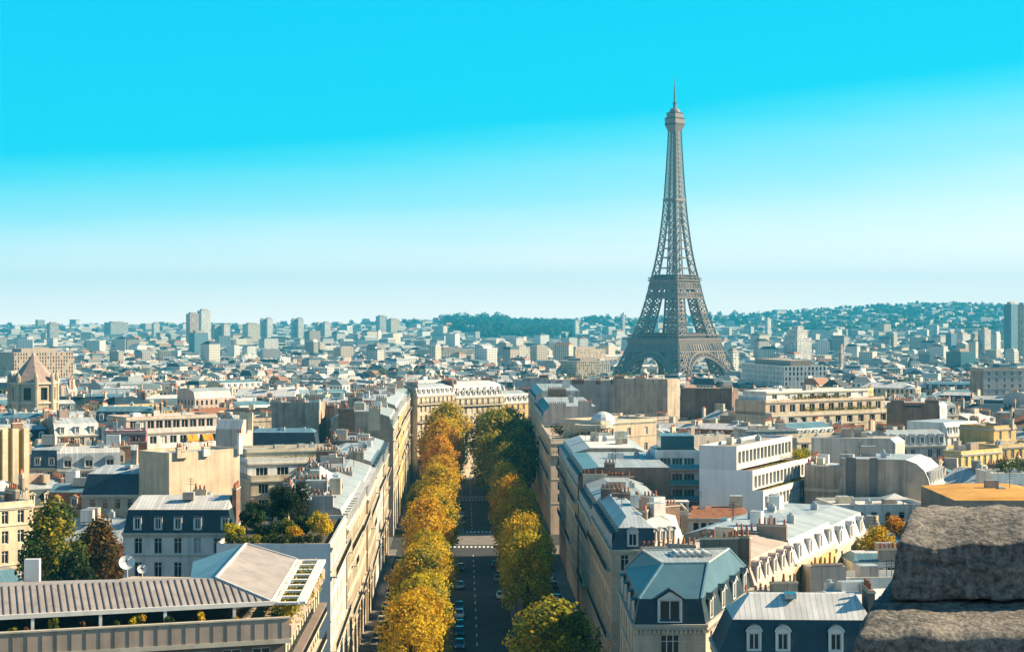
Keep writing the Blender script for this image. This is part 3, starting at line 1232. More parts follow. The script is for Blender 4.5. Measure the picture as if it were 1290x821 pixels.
# ------------------------------------------------------------------ lattice tower
def build_tower():
    TX, TY = (850 - CX) / F * 1710, 1710.0
    base = -24.0
    root = thing('lattice_tower', 'tall brown iron lattice tower tapering to an antenna above the roofs', 'lattice tower', (TX, TY, base))
    ca = math.cos(R(44))
    sa = math.sin(R(44))
    OUT = [(0, 59.5), (14, 53.2), (28, 47.2), (42, 41.2), (57, 35.0), (72, 30), (86, 26), (100, 22.6), (115, 19.6), (130, 16.4), (145, 13.9), (160, 12), (180, 10), (200, 8.5), (225, 7), (250, 5.8), (268, 5.1), (276, 5.0)]
    INN = [(0, 35.5), (28, 28.2), (57, 19.4), (86, 12.6), (100, 10.2), (115, 8.2), (145, 4.6), (180, 1.2), (200, .25), (276, .25)]
    o_ = lambda h: lerp_tab(OUT, h)
    i_ = lambda h: lerp_tab(INN, h)

    def P(x, y, h):
        x, y = x * .87, y * .87
        return Vector((TX + x * ca - y * sa, TY + x * sa + y * ca, base + h))
    M, D = 'tower_iron', 'tower_iron_dark'

    # four legs, each an inclined box of lattice girders
    lv = [5, 14, 23, 32, 41, 50, 59]
    lv2 = [59, 67, 75, 83, 91, 99, 107, 116]
    for sx in (-1, 1):
        for sy in (-1, 1):
            mb = MB()
            for hs in (lv, lv2):
                for a, b in zip(hs, hs[1:]):
                    oa, ob, ia, ib = o_(a), o_(b), i_(a), i_(b)
                    ca_ = [P(sx * u, sy * v, a) for u, v in ((oa, oa), (ia, oa), (ia, ia), (oa, ia))]
                    cb_ = [P(sx * u, sy * v, b) for u, v in ((ob, ob), (ib, ob), (ib, ib), (ob, ib))]
                    lo = a < 57
                    for k in range(4):
                        j = (k + 1) % 4
                        mb.beam(ca_[k], cb_[k], 2.2 if lo else 1.6, M, 2.0 if lo else 1.5)
                        mb.beam(ca_[k], ca_[j], 1.3 if lo else 1.0, M)
                        mb.beam(ca_[k], cb_[j], 1.0 if lo else .75, M)
                        mb.beam(ca_[j], cb_[k], 1.0 if lo else .75, M)
                        m1, m2 = (ca_[k] + ca_[j]) / 2, (cb_[k] + cb_[j]) / 2
                        mb.beam(m1, (ca_[k] + cb_[k]) / 2, .7, M)
                        mb.beam(m1, (ca_[j] + cb_[j]) / 2, .7, M)
                        mb.beam(m2, (ca_[k] + cb_[k]) / 2, .7, M)
                        mb.beam(m2, (ca_[j] + cb_[j]) / 2, .7, M)
            mb.build('leg', root)
            for u, v in ((62.5, 62.5), (37.5, 62.5), (37.5, 37.5), (62.5, 37.5)):
                pb = MB()
                c = P(sx * u, sy * v, 0)
                pb.box((c.x, c.y), (ca, sa), 4.5, 4.5, base - 1, base + 5.5, 'stone_trim')
                pb.build('masonry_pier', root)
    # faces: 0..3 turn the face frame
    rots = [(1, 0, 0, 1), (0, -1, 1, 0), (-1, 0, 0, -1), (0, 1, -1, 0)]

    def FP(r, x, out_, h):
        a, b, c, d = rots[r]
        X, Y = x, -out_
        return P(a * X + b * Y, c * X + d * Y, h)
    for r in range(4):
        mb = MB()
        K = 22
        arc = []
        for k in range(K + 1):
            t = math.pi * k / K
            x, h = -36 * math.cos(t), 6 + 33.5 * math.sin(t) ** .9
            x2, h2 = -40 * math.cos(t), 7 + 37.5 * math.sin(t) ** .9
            arc.append((FP(r, x, o_(h) + .8, h), FP(r, x2, o_(h2) + .8, h2)))
        for (a, b), (c, d) in zip(arc, arc[1:]):
            mb.beam(a, c, 1.7, M)
            mb.beam(b, d, 1.9, M)
            mb.beam(a, d, .7, M)
            mb.beam(b, c, .7, M)
            mb.beam(a, b, .7, M)
        # spandrel bars up to the girder
        for k in range(1, K):
            x2, h2 = -40 * math.cos(math.pi * k / K), 7 + 37.5 * math.sin(math.pi * k / K) ** .9
            if h2 > 20:
                mb.beam(FP(r, x2, o_(h2) + .6, h2), FP(r, x2, o_(46) + .6, 46), .8, M)
        mb.build('arch', root)
        # girder and frieze below the first platform
        gb = MB()
        w1, w0 = o_(54), o_(45)
        for k in range(18):
            xa, xb = -1 + 2 * k / 18, -1 + 2 * (k + 1) / 18
            A, B = FP(r, xa * w0, w0 + .9, 45), FP(r, xb * w0, w0 + .9, 45)
            C, E = FP(r, xb * w1, w1 + .9, 52), FP(r, xa * w1, w1 + .9, 52)
            for p, q in ((A, B), (E, C), (A, E)):
                gb.beam(p, q, 1.3, M)
            gb.beam(A, C, .9, M)
            gb.beam(B, E, .9, M)
        for (h0, h1, e0, e1) in ((52.3, 56.6, 1.2, 2.6),):
            A, B = FP(r, -o_(h0) - e0, o_(h0) + e0, h0), FP(r, o_(h0) + e0, o_(h0) + e0, h0)
            C, E = FP(r, o_(h0) + e1, o_(h0) + e1, h1), FP(r, -o_(h0) - e1, o_(h0) + e1, h1)
            gb.face([A, B, C, E], M)
        gb.build('girder', root)
        g2 = MB()
        for (ha, hb) in ((98, 103.5), (107, 113)):
            wa, wb = o_(ha) + .4, o_(hb) + .4
            for k in range(10):
                xa, xb = -1 + .2 * k, -1 + .2 * (k + 1)
                A, B = FP(r, xa * wa, wa, ha), FP(r, xb * wa, wa, ha)
                C, E = FP(r, xb * wb, wb, hb), FP(r, xa * wb, wb, hb)
                for p, q in ((A, B), (E, C), (A, E)):
                    g2.beam(p, q, 1.0, M)
                g2.beam(A, C, .8, M)
                g2.beam(B, E, .8, M)
        A, B = FP(r, -20.0, 20.0, 112.6), FP(r, 20.0, 20.0, 112.6)
        C, E = FP(r, 21.0, 21.0, 115), FP(r, -21.0, 21.0, 115)
        g2.face([A, B, C, E], M)
        A, B = FP(r, -o_(97), o_(97) + .2, 97.5), FP(r, o_(97), o_(97) + .2, 97.5)
        C, E = FP(r, o_(94), o_(94) + .2, 95), FP(r, -o_(94), o_(94) + .2, 95)
        g2.build('girder', root)

    def square(mb, hw, h0, h1, m, hw2=None):
        hw2 = hw if hw2 is None else hw2
        lo = [P(x, y, h0) for x, y in ((-hw, -hw), (hw, -hw), (hw, hw), (-hw, hw))]
        hi = [P(x, y, h1) for x, y in ((-hw2, -hw2), (hw2, -hw2), (hw2, hw2), (-hw2, hw2))]
        for k in range(4):
            j = (k + 1) % 4
            mb.face([lo[k], lo[j], hi[j], hi[k]], m)
        mb.face(hi, m)
        mb.face(lo[::-1], m)

    def ring(mb, hw, t, h0, h1, m):
        for r in range(4):
            a, b = FP(r, -hw, hw, h0), FP(r, hw, hw, h0)
            c, d = FP(r, hw - t, hw - t, h0), FP(r, -hw + t, hw - t, h0)
            up = Vector((0, 0, h1 - h0))
            mb.face([a, b, b + up, a + up], m)
            mb.face([d, c, c + up, d + up], m)
            mb.face([a + up, b + up, c + up, d + up], m)
            mb.face([a, b, c, d], m)

    mb = MB()
    ring(mb, 38.2, 22, 56.6, 58.0, M)
    ring(mb, 38.0, .5, 60.8, 61.6, M)
    for r in range(4):
        for k in range(29):
            x = -37.5 + 75 * k / 28
            mb.beam(FP(r, x, 37.6, 58), FP(r, x, 37.6, 61), .55, M)
        for k in range(36):
            x = -35 + 70 * k / 35
            mb.beam(FP(r, x, 36.6, 53), FP(r, x, 38.0, 56.6), .6, M)
        # pavilion set back on the deck
        a, b = FP(r, -24, 33, 58), FP(r, 24, 33, 58)
        c, d = FP(r, 24, 26, 58), FP(r, -24, 26, 58)
        up = Vector((0, 0, 5.2))
        for p, q in ((a, b), (b, c), (c, d), (d, a)):
            mb.face([p, q, q + up, p + up], D)
        mb.face([a + up, b + up, c + up, d + up], M)
    mb.build('first_platform', root)
    mb = MB()
    ring(mb, 22.0, 9, 115.0, 116.2, M)
    ring(mb, 21.8, .4, 118.0, 118.7, M)
    for r in range(4):
        for k in range(19):
            x = -21.4 + 42.8 * k / 18
            mb.beam(FP(r, x, 21.6, 116), FP(r, x, 21.6, 118.2), .45, M)
    ring(mb, 17.4, 7, 116.2, 120.5, D)
    ring(mb, 18.6, 8.5, 120.5, 121.4, M)
    mb.build('second_platform', root)
    # the shaft: four groups of uprights that run together, crossed on every face
    mb = MB()
    hs = [116]
    while hs[-1] < 268:
        hs.append(hs[-1] + max(4.6, o_(hs[-1]) * .62))
    hs[-1] = 268
    for a, b in zip(hs, hs[1:]):
        oa, ob, ia, ib = o_(a), o_(b), i_(a), i_(b)
        th = .52 + .42 * (268 - a) / 152
        for r in range(4):
            L0, L1 = FP(r, -oa, oa, a), FP(r, -ob, ob, b)
            R0, R1 = FP(r, oa, oa, a), FP(r, ob, ob, b)
            mb.beam(L0, L1, th * 2.0, M)
            mb.beam(FP(r, -ia, oa, a), FP(r, -ib, ob, b), th * 1.25, M)
            mb.beam(FP(r, ia, oa, a), FP(r, ib, ob, b), th * 1.25, M)
            mb.beam(L0, R0, th * .9, M)
            for s in (-1, 1):
                A, B = FP(r, s * oa, oa, a), FP(r, s * ia, oa, a)
                C, E = FP(r, s * ob, ob, b), FP(r, s * ib, ob, b)
                mb.beam(A, E, th * .85, M)
                mb.beam(B, C, th * .85, M)
    # lift shaft in the middle and the small intermediate platform
    for x, y in ((-1.2, -1.2), (1.2, -1.2), (1.2, 1.2), (-1.2, 1.2)):
        mb.beam(P(x, y, 118), P(x, y, 268), .7, M)
    for k in range(32):
        h = 120 + k * 4.6
        mb.beam(P(-1.2, -1.2, h), P(1.2, 1.2, h + 4.6), .5, M)
        mb.beam(P(1.2, -1.2, h), P(-1.2, 1.2, h + 4.6), .5, M)
    square(mb, o_(196) + .9, 195, 197.4, M)
    mb.build('shaft', root)
    mb = MB()
    square(mb, 5.0, 264, 271, M, 8.0)
    square(mb, 8.2, 271.2, 273.0, D)
    square(mb, 8.0, 273.1, 277.5, M)
    square(mb, 8.5, 277.6, 278.6, D)
    square(mb, 6.6, 278.7, 283.0, M)
    square(mb, 7.0, 283.1, 283.8, D)
    c = P(0, 0, 0)
    for k in range(5):
        a0, a1 = k / 5 * 1.5, (k + 1) / 5 * 1.5
        mb.cyl((c.x, c.y), 5.6 * math.cos(a0), base + 283.8 + 5.2 * math.sin(a0), base + 283.8 + 5.2 * math.sin(a1), M, 12, 5.6 * math.cos(a1), cap=(k == 4))
    mb.cyl((c.x, c.y), 1.7, base + 288.9, base + 293, M, 10)
    mb.cyl((c.x, c.y), 2.3, base + 293, base + 293.8, D, 10)
    mb.build('lookout_cabin', root)
    mb = MB()
    mb.cyl((c.x, c.y), 1.15, base + 293.8, base + 303, M, 8, .8)
    mb.cyl((c.x, c.y), .75, base + 303, base + 312, M, 8, .45)
    mb.cyl((c.x, c.y), .38, base + 312, base + 319, M, 6, .2)
    for h in (296, 299, 302, 306, 309):
        mb.box((c.x, c.y), (ca, sa), 1.5, .2, base + h, base + h + .5, M, bottom=True)
        mb.box((c.x, c.y), (-sa, ca), 1.5, .2, base + h, base + h + .5, M, bottom=True)
    mb.build('antenna', root)


build_tower()


# ------------------------------------------------------------------ stone parapet in front
def build_parapet():
    m, nt, b = new_mat('old_stone')
    tc = N(nt, 'ShaderNodeTexCoord')
    n1 = N(nt, 'ShaderNodeTexNoise')
    n1.inputs['Scale'].default_value = 44
    n1.inputs['Detail'].default_value = 9
    n1.inputs['Roughness'].default_value = .72
    n2 = N(nt, 'ShaderNodeTexNoise')
    n2.inputs['Scale'].default_value = 2.2
    n2.inputs['Detail'].default_value = 5
    vo = N(nt, 'ShaderNodeTexVoronoi')
    vo.inputs['Scale'].default_value = 75
    for t in (n1, n2, vo):
        nt.links.new(tc.outputs['Object'], t.inputs['Vector'])
    rp = N(nt, 'ShaderNodeValToRGB')
    e = rp.color_ramp.elements
    e[0].position, e[0].color = .41, (.055, .06, .064, 1)
    e[1].position, e[1].color = .60, (.32, .285, .25, 1)
    nt.links.new(mth(nt, 'ADD', mth(nt, 'MULTIPLY', n1.outputs['Fac'], .7), mth(nt, 'MULTIPLY', n2.outputs['Fac'], .3)), rp.inputs['Fac'])
    pit = N(nt, 'ShaderNodeMapRange')
    pit.inputs['From Min'].default_value = .0
    pit.inputs['From Max'].default_value = .25
    nt.links.new(vo.outputs['Distance'], pit.inputs['Value'])
    c = mixc(nt, pit.outputs['Result'], (.05, .045, .04), rp.outputs['Color'])
    nt.links.new(c, b.inputs['Base Color'])
    b.inputs['Roughness'].default_value = .95
    bp = N(nt, 'ShaderNodeBump')
    bp.inputs['Strength'].default_value = .9
    bp.inputs['Distance'].default_value = .012
    nt.links.new(mth(nt, 'ADD', n1.outputs['Fac'], mth(nt, 'MULTIPLY', vo.outputs['Distance'], .35)), bp.inputs['Height'])
    nt.links.new(bp.outputs['Normal'], b.inputs['Normal'])
    MATS['old_stone'] = m
    from mathutils import noise

    def block(name, label, x0, x1, y0, y1, z0, z1, rnd_, amp, tilt=0.0, sl=0.0, cham=.07):
        """a weathered block: dense grid box with rounded edges and broken arrises"""
        nx, ny, nz = 90, 26, 40
        bm_v, bm_f = {}, []
        mb = MB()

        def P(i, j, k):
            u, v, w_ = i / nx, j / ny, k / nz
            p = Vector((x0 + (x1 - x0) * u, y0 + (y1 - y0) * v, z0 + (z1 - z0) * w_))
            c0 = Vector((min(max(p.x, x0 + rnd_), x1 - rnd_), min(max(p.y, y0 + rnd_), y1 - rnd_), min(max(p.z, z0 + rnd_), z1 - rnd_)))
            d = p - c0
            if d.length > 1e-6:
                p = c0 + d.normalized() * min(d.length, rnd_)
            n = noise.fractal(p * 11, 1.0, 2.0, 5) * amp + noise.noise(p * 2.3) * amp * .5 + noise.noise(p * 31) * .003 + abs(noise.noise(p * 17)) * -.008
            dd = d.normalized() if d.length > 1e-6 else Vector((0, 0, 0))
            p = p + dd * n
            # the front arris is worn away to a rough slope
            cut = max(0.0, 1 - (p.y - y0) / .26)
            if z1 - p.z < .12:
                p.z -= cut * cham * (1 + .35 * noise.noise(Vector((p.x * 9, 3, 1)))) * (1 - (z1 - p.z) / .12)
            p.z += tilt * (p.x - x0) + sl * (z1 - p.z) * 0
            p.x += sl * (z1 - p.z) + (p.y - y0) * .34 * max(0, 1 - (p.x - x0) / .9)
            return p
        quads = []
        for i in range(nx):
            for k in range(nz):
                for j in (0, ny):
                    quads.append([(i, j, k), (i + 1, j, k), (i + 1, j, k + 1), (i, j, k + 1)])
            for j in range(ny):
                for k in (0, nz):
                    quads.append([(i, j, k), (i + 1, j, k), (i + 1, j + 1, k), (i, j + 1, k)])
        for j in range(ny):
            for k in range(nz):
                for i in (0, nx):
                    quads.append([(i, j, k), (i, j + 1, k), (i, j + 1, k + 1), (i, j, k + 1)])
        idx, vs, fs = {}, [], []
        for q in quads:
            f = []
            for t in q:
                if t not in idx:
                    idx[t] = len(vs)
                    vs.append(P(*t))
                f.append(idx[t])
            fs.append(f)
        me = bpy.data.meshes.new(name)
        org = Vector((x0, y0, z0))
        me.from_pydata([tuple(p - org) for p in vs], [], fs)
        me.materials.append(MATS['old_stone'])
        for p in me.polygons:
            p.use_smooth = True
        o = bpy.data.objects.new(name, me)
        COL.objects.link(o)
        o.location = org
        import bmesh
        bm = bmesh.new()
        bm.from_mesh(me)
        bmesh.ops.recalc_face_normals(bm, faces=bm.faces)
        bm.to_mesh(me)
        bm.free()
        return tag(o, label, 'stone block')
    Y = 4.6
    px = lambda x, y=Y: (x - CX) / F * y
    pz = lambda y_, y=Y: CZ - (y_ - HY) / F * y
    top2 = pz(757, Y + .02)
    block('parapet_stone', 'weathered stone block lying on top of the parapet, sunlit upper edge', px(1132), px(1132) + 1.35, Y, Y + .42, top2 + .004, pz(643, Y + .26), .014, .007, 0, -.12, .06)
    block('parapet_stone', 'lower weathered parapet stone under the other block', px(1063), px(1063) + 1.9, Y - .22, Y + .5, top2 - 1.0, top2, .016, .007, 0, -.30, .045)

    # the flat top of the arch the photographer stands on
    mb = MB()
    mb.prism([(-22, -17), (22, -17), (22, 5.05), (-22, 5.05)], -.5, 50.2, 'old_stone')
    o = mb.build('viewing_terrace')
    o['kind'] = 'structure'


build_parapet()

# ------------------------------------------------------------------ the buildings one can name in the photograph
MAN = lambda i=.9, h=3.2, j=3.5, h2=1.2, m='slate', m2='zinc': [(h, [i] * 4, m), (h2, [j] * 4, m2)]
AB = 'apartment building'


def sides(front=0, right=0, back=0, left=0):
    return [front, right, back, left]


# ---- left foreground: penthouse with standing seam roofs -------------------------------------------------
def penthouse():
    ez, rz = 26.0, 27.6
    E0 = at(-60, 778, ez)
    E1 = at(341, 757, ez)
    E2 = at(373, 704, ez)
    R0 = at(-60, 741, rz)
    R1 = at(272, 728, rz)
    R2 = at(310, 685, rz)
    W1 = at(240, 727, 26.3)      # inner valley corner
    W2 = at(243, 707, 26.3)
    B0 = at(-60, 734, 26.3)
    root = thing('penthouse_building', 'grey seamed-roof penthouse with fluted terrace parapet and white posts', AB, (E1.x - 12, E1.y + 8, 0))
    rb = MB()

    def seamed(a, b, c, d, m, step=.62, rib=True):
        """roof slope a-b (eave) c-d (ridge, same direction) with raised seams"""
        rb.face([a, b, d, c], m)
        if rib:
            L = (b - a).length
            k = int(L / step)
            up = (b - a).cross(c - a)
            up = (up if up.z > 0 else -up).normalized()
            for i in range(k + 1):
                t = i / max(1, k)
                p, q = a + (b - a) * t, c + (d - c) * t
                # keep ribs square to the eave, cut at the hip line
                rb.beam(p + up * .04, q + up * .04, .09, m)
    # front slope: ribs run up the slope at equal spacing; the end triangle at the hip is cut short
    ex = (E1 - E0).normalized()
    Ltot = (E1 - E0).length
    up = (E1 - E0).cross(R0 - E0).normalized()
    up = up if up.z > 0 else -up
    rl = (R1 - R0).length
    k = int(Ltot / .62)
    last = None
    for i in range(k + 1):
        s = i * Ltot / k
        p = E0 + ex * s
        if s <= rl:
            q0 = R0 + (R1 - R0) * (s / rl)
        else:
            q0 = R1 + (E1 - R1) * ((s - rl) / max(.01, Ltot - rl))
        if last:
            rb.face([last[0], p, q0, last[1]], 'zinc_mauve')
        rb.beam(p + up * .035, q0 + up * .035, .09, 'seam_dark')
        last = (p, q0)
    seamed(E1, E2, R1, R2, 'zinc_mauve', rib=False)
    seamed(W1, W2, R1, R2, 'zinc_blue', rib=False)  # slope turned from the sun: its shade is put into a darker, bluer zinc
    rb.face([R0, R1, W1, B0], 'zinc_mauve')
    rb.face([E2, W2, R2], 'zinc_mauve')
    # pale hip and ridge cappings
    for a, b in ((E1, R1), (R1, R2), (R2, E2)):
        rb.beam(a + UP * .06, b + UP * .06, .2, 'zinc_pale')
    rb.build('roof', root)
    fb = MB()
    dv = V2(ex)
    nv = Vector((dv.y, -dv.x))
    fb.box(V2(E0 + (E1 - E0) / 2) + nv * .12, dv, Ltot / 2 + .3, .14, ez - .34, ez + .05, 'white_trim', bottom=True)
    d2 = V2(E2 - E1).normalized()
    n2 = Vector((d2.y, -d2.x))
    fb.box(V2((E1 + E2) / 2) + n2 * .12, d2, (E2 - E1).length / 2, .14, ez - .34, ez + .05, 'white_trim', bottom=True)
    fb.build('fascia', root)
    # slatted sun roof along the avenue side
    sb = MB()
    A, B = V2(E1) + n2 * .5, V2(E2) + n2 * .5
    for off in (.0, 2.3):
        sb.box((A + B) / 2 + n2 * off, d2, (E2 - E1).length / 2, .16 if off == 0 else .42, ez - .3, ez - .02, 'white_trim', bottom=True)
    for i in range(9):
        c = A + (B - A) * (i / 8) + n2 * 1.1
        sb.box(c, n2, 1.0, .3, ez - .26, ez - .06, 'white_trim', bottom=True)
    sb.build('slatted_awning', root)
    for x in (40, 127, 212, 305):
        pb = MB()
        c = at(x, 775, 25.6)
        c = V2(E0) + dv * ((V2(c) - V2(E0)).dot(dv)) + nv * .05
        pb.box(c, dv, .14, .14, 22.9, ez - .35, 'white_trim')
        pb.build('post', root)
    # recessed glass front
    wl = MB()
    a, b = V2(E0) - nv * 2.6, V2(E1) - nv * 2.6 - dv * 3
    wl.face([(*a, 22.6), (*b, 22.6), (*b, 25.7), (*a, 25.7)], 'glass')
    wl.face([(*b, 22.6), (*(V2(E2) - n2 * 3), 22.6), (*(V2(E2) - n2 * 3), 25.7), (*b, 25.7)], 'glass')
    wl.build('glass_front', root)
    # terrace slab, parapet of fluted concrete panels
    T0 = V2(E0) + nv * .9
    T1 = V2(E1) + nv * .9 + n2 * 2.9 + dv * .6
    T2 = Vector((XL(T1.y + 36) + .2, T1.y + 36))
    T1.x = XL(T1.y) - .2
    sl = MB()
    back = Vector((T2.x - 22, T2.y + 2))
    P = [T0, T1, T2, back, V2(B0) + Vector((0, 6))]
    sl.prism(P, 22.3, 22.7, 'concrete')
    sl.build('terrace', root)
    pp = MB()
    L = (T1 - T0).length
    d = (T1 - T0).normalized()
    nn = Vector((d.y, -d.x))
    pp.box((T0 + T1) / 2, d, L / 2, .18, 22.72, 24.55, 'concrete')
    pp.box((T0 + T1) / 2 + nn * .02, d, L / 2 + .1, .26, 24.56, 24.7, 'stone_trim', bottom=True)
    pp.box((T0 + T1) / 2 + nn * .04, d, L / 2 + .1, .22, 22.3, 22.71, 'stone_trim', bottom=True)
    i = 0
    while i * 1.25 < L:
        pp.box(T0 + d * (i * 1.25) + nn * .19, d, .03, .04, 22.75, 24.5, 'wall_brown')
        i += 1
    d3 = (T2 - T1).normalized()
    pp.box((T1 + T2) / 2, d3, (T2 - T1).length / 2, .2, 22.72, 23.9, 'concrete', 'stone_trim')
    pp.build('parapet', root)
    # brown ledge and the storeys below
    lb = MB()
    n3 = Vector((d3.y, -d3.x))
    lb.box((T1 + T2) / 2 + n3 * .6 - d3 * 3, d3, (T2 - T1).length / 2 - 4, .4, 20.9, 21.2, 'wall_brown', 'wall_brown', True)
    lb.build('ledge', root)
    wb = MB()
    pl = []
    wall_holes(wb, T0 - nn * -.0 + Vector((0, .9)), T1 + Vector((-.5, .9)), -.4, 22.28, 'wall_brown', dict(sp=2.6, w=1.7, h=2.2, nf=6, top=.5, style='white', bands=False), pl)
    Pp = [T1 + Vector((-.45, .9)), T2 + Vector((-.45, 0))]
    wall_holes(wb, Pp[0], Pp[1], -.4, 22.28, 'wall_cream', dict(sp=2.4, w=1.2, h=2.1, nf=6, top=.7), pl)
    wb.face([(*Pp[1], -.4), (*back, -.4), (*back, 22.28), (*Pp[1], 22.28)], 'wall_cream')
    wb.build('wall', root)
    for (p, ang, ww, hh, sp, fl) in pl[:100]:
        put_window(root, p, ang, ww, hh, True)
    for z in (19.0, 15.9, 12.8, 9.7, 6.6):
        balcony(root, Pp[0], Pp[1], z, 0, 1, .9)
    HOUSES.append(dict(P=[T0, T1, T2, back], x0=-80, x1=410, top=685, front=800, Y=150, root=root, own=False))
    # planting on the terrace
    for i, (x, y, r, h, pal, lab) in enumerate(((62, 786, .55, 1.5, OLIVE, 'small green shrub behind the fluted parapet beside the first white post'), (28, 792, .5, .9, RUST, 'low russet shrub behind the fluted parapet at the far left end'),
                                                (165, 780, .8, 1.5, GOLD, 'yellow spreading shrub behind the fluted parapet between two white posts'), (141, 784, .45, 1.0, OLIVE, 'little olive shrub left of the yellow one on the fluted parapet'),
                                                (245, 777, .6, 1.2, GOLD, 'yellow green shrub near the middle of the fluted parapet'), (345, 772, .8, 1.5, GOLD, 'bushy yellow shrub at the terrace corner above the avenue'), (330, 770, .6, 1.3, OLIVE, 'dark green shrub beside the last white post of the terrace'),
                                                (100, 790, .5, .9, RUST, 'russet shrub just left of the second white post'), (205, 782, .55, 1.2, GREEN, 'fresh green shrub just left of the third white post'), (285, 777, .5, 1.0, OLIVE + GOLD, 'yellow green shrub just left of the last white post'), (12, 795, .5, 1.1, OLIVE, 'olive shrub at the very left end of the parapet'))):
        q = at(x, y, 23.9)
        q = V2(E0) + dv * ((V2(q) - V2(E0)).dot(dv)) + nv * .1
        shrub('terrace_shrub', lab, 'shrub', (q.x, q.y, 22.72), r * 1.05, 2.0 + h, pal, 40 + i, 700, .2)
    hedge('long yellow green hedge along the penthouse terrace edge above the avenue', T1 + d3 * 3 - n3 * .9, T2 - n3 * .9 - d3 * 4, 22.72, 1.6, 3.3, OLIVE + GOLD, 60, 4600, .26)
    hb = hedge('short green hedge behind the slatted awning of the penthouse', V2(E2) + n2 * .6 + d2 * .8, V2(E2) + n2 * 1.4 + d2 * 5, 22.72, 1.6, 2.6, OLIVE, 61, 1200, .24)
    # white chimney block and vents on the back roof
    cb = MB()
    c = at(30, 726, 27.2)
    cb.box(V2(c) + Vector((0, 3)), (1, .1), .72, .5, 24, 28.5, 'wall_white', 'zinc_pale')
    cb.build('chimney', root)
    return root


penthouse()


def dish(x, y, Y, r, label):
    c = atY(x, y, Y)
    root = thing('satellite_dish', label, 'satellite dish', (c.x, c.y, c.z - 2.2))
    aim = Vector((.15, -.85, .5)).normalized()
    s = aim.cross(UP).normalized()
    t = s.cross(aim)
    mb = MB()
    rings = []
    for k in range(6):
        q = k / 5 * r
        rings.append([c + (s * math.cos(a) + t * math.sin(a)) * q + aim * (q * q / (r * 3.2)) for a in [2 * math.pi * i / 20 for i in range(20)]])
    for a, b in zip(rings, rings[1:]):
        for i in range(20):
            j = (i + 1) % 20
            mb.face([a[i], a[j], b[j], b[i]], 'lamp_white')
    mb.build('reflector', root)
    mb = MB()
    f = c + aim * (r * .75)
    mb.cyl((f.x, f.y), .09, f.z - .08, f.z + .08, 'dark_iron', 8)
    for i in (0, 7, 13):
        mb.beam(rings[-1][i], f, .035, 'white_trim')
    mb.build('feed_horn', root)
    mb = MB()
    mb.beam(c - aim * .05, (c.x, c.y + .25, c.z - 2.2), .12, 'white_trim', .12, 8)
    mb.build('mast', root)


gloss('lamp_white', (.72, .73, .74), 0.5)
dish(160, 709, 176, .82, 'large white satellite dish behind the seamed front roof of the penthouse')
dish(179, 717, 176, .5, 'small white satellite dish right of the larger one')

# ---- white house with the dark slate roof behind it
P = quad(155, 671, 293, 20.2, 0, 13)
building('white house with long dark slate mansard and five dim dormers, behind two satellite dishes', P, 20.2,
         [(3.4, [.75, .75, .75, .6], 'slate_dark'), (1.5, [5.0, .6, 4.5, .6], 'zinc_pale')], 'white',
         fac={0: dict(n=5, w=1.15, h=2.35, fh=3.6, top=.75, nf=5, band=1), 3: dict(n=3)}, cap='zinc_pale',
         dormers=[dict(e=0, n=5, t=(.13, .32, .5, .68, .93), w=1.15, h=1.9, style='flat')],
         chim=[(1, .5, .5, 4, 6.2, False), (0, .62, 7.5, 2.0, 5.8, False, 'wall_peach')], skyl=1)
# ---- yellow banded block at the left edge
P = quad(-40, 549, 37, 31, 48, 12)
A = P[0]
b_ = building('yellow banded tall house wall at the left edge of the view', P, 31, 'flat', 'ochre', fac={1: dict(n=3)}, cap='zinc', par=.6,
              chim=[(0, .35, 1.2, 3, 2.2, False, 'brick'), (0, .85, 1.2, 2.2, 2.0, False, 'brick')], cornice=False)
for t, wd in ((.57, .55), (.74, .6), (.92, .5)):
    mb = MB()
    d = (P[1] - P[0]).normalized()
    nn = Vector((d.y, -d.x))
    mb.box(P[0] + (P[1] - P[0]) * t + nn * .3, d, wd, .3, 2, 31.9, 'wall_cream')
    mb.build('chimney_breast', b_)
# ---- grey mansard next to it
building('narrow cream house with dark grey slate roof, two dormers and balconies', quad(38, 589, 74, 21.5, -3, 12), 21.5,
         [(3.6, [.9, 0, .9, 0], 'slate'), (1.2, [4, 0, 4, 0], 'zinc')], 'cream', fac={0: dict(n=2, w=1.2, h=2.2)}, dormers=[dict(e=0, n=2)],
         bal=[(0, 3.0, 0, 1)], chim=[(1, .5, -.1, 5, 4.6, True)])
# ---- long dark blue mansard in front of the beige walls
building('low beige house under a long deep blue slate mansard with seamed zinc top', quad(103, 623, 209, 21, 1, 11), 21,
         [(3.6, [1.3, 0, 1, .8], 'slate_dark'), (1.2, [4.0, 0, 3.5, 2], 'zinc')], 'beige', fac={0: dict(n=6, w=1.1, h=1.8)}, cap='zinc',
         chim=[(1, .5, .2, 5, 5.2, True, 'wall_cream')])
building('sunlit peach party wall with pale pilaster strips and a tall chimney', quad(213, 574, 302, 28.4, 47, 9), 28.4, 'flat', 'peach', cap='zinc', par=.5, cornice=False,
         chim=[(0, .12, -.3, 1.0, 1.4, False, 'wall_cream'), (0, .2, -.32, 1.6, .9, False, 'wall_cream'), (0, .5, -.3, 1.4, 1.2, False, 'wall_white'), (0, .985, -.3, .8, 3.2, False, 'wall_white')], clutter=3)
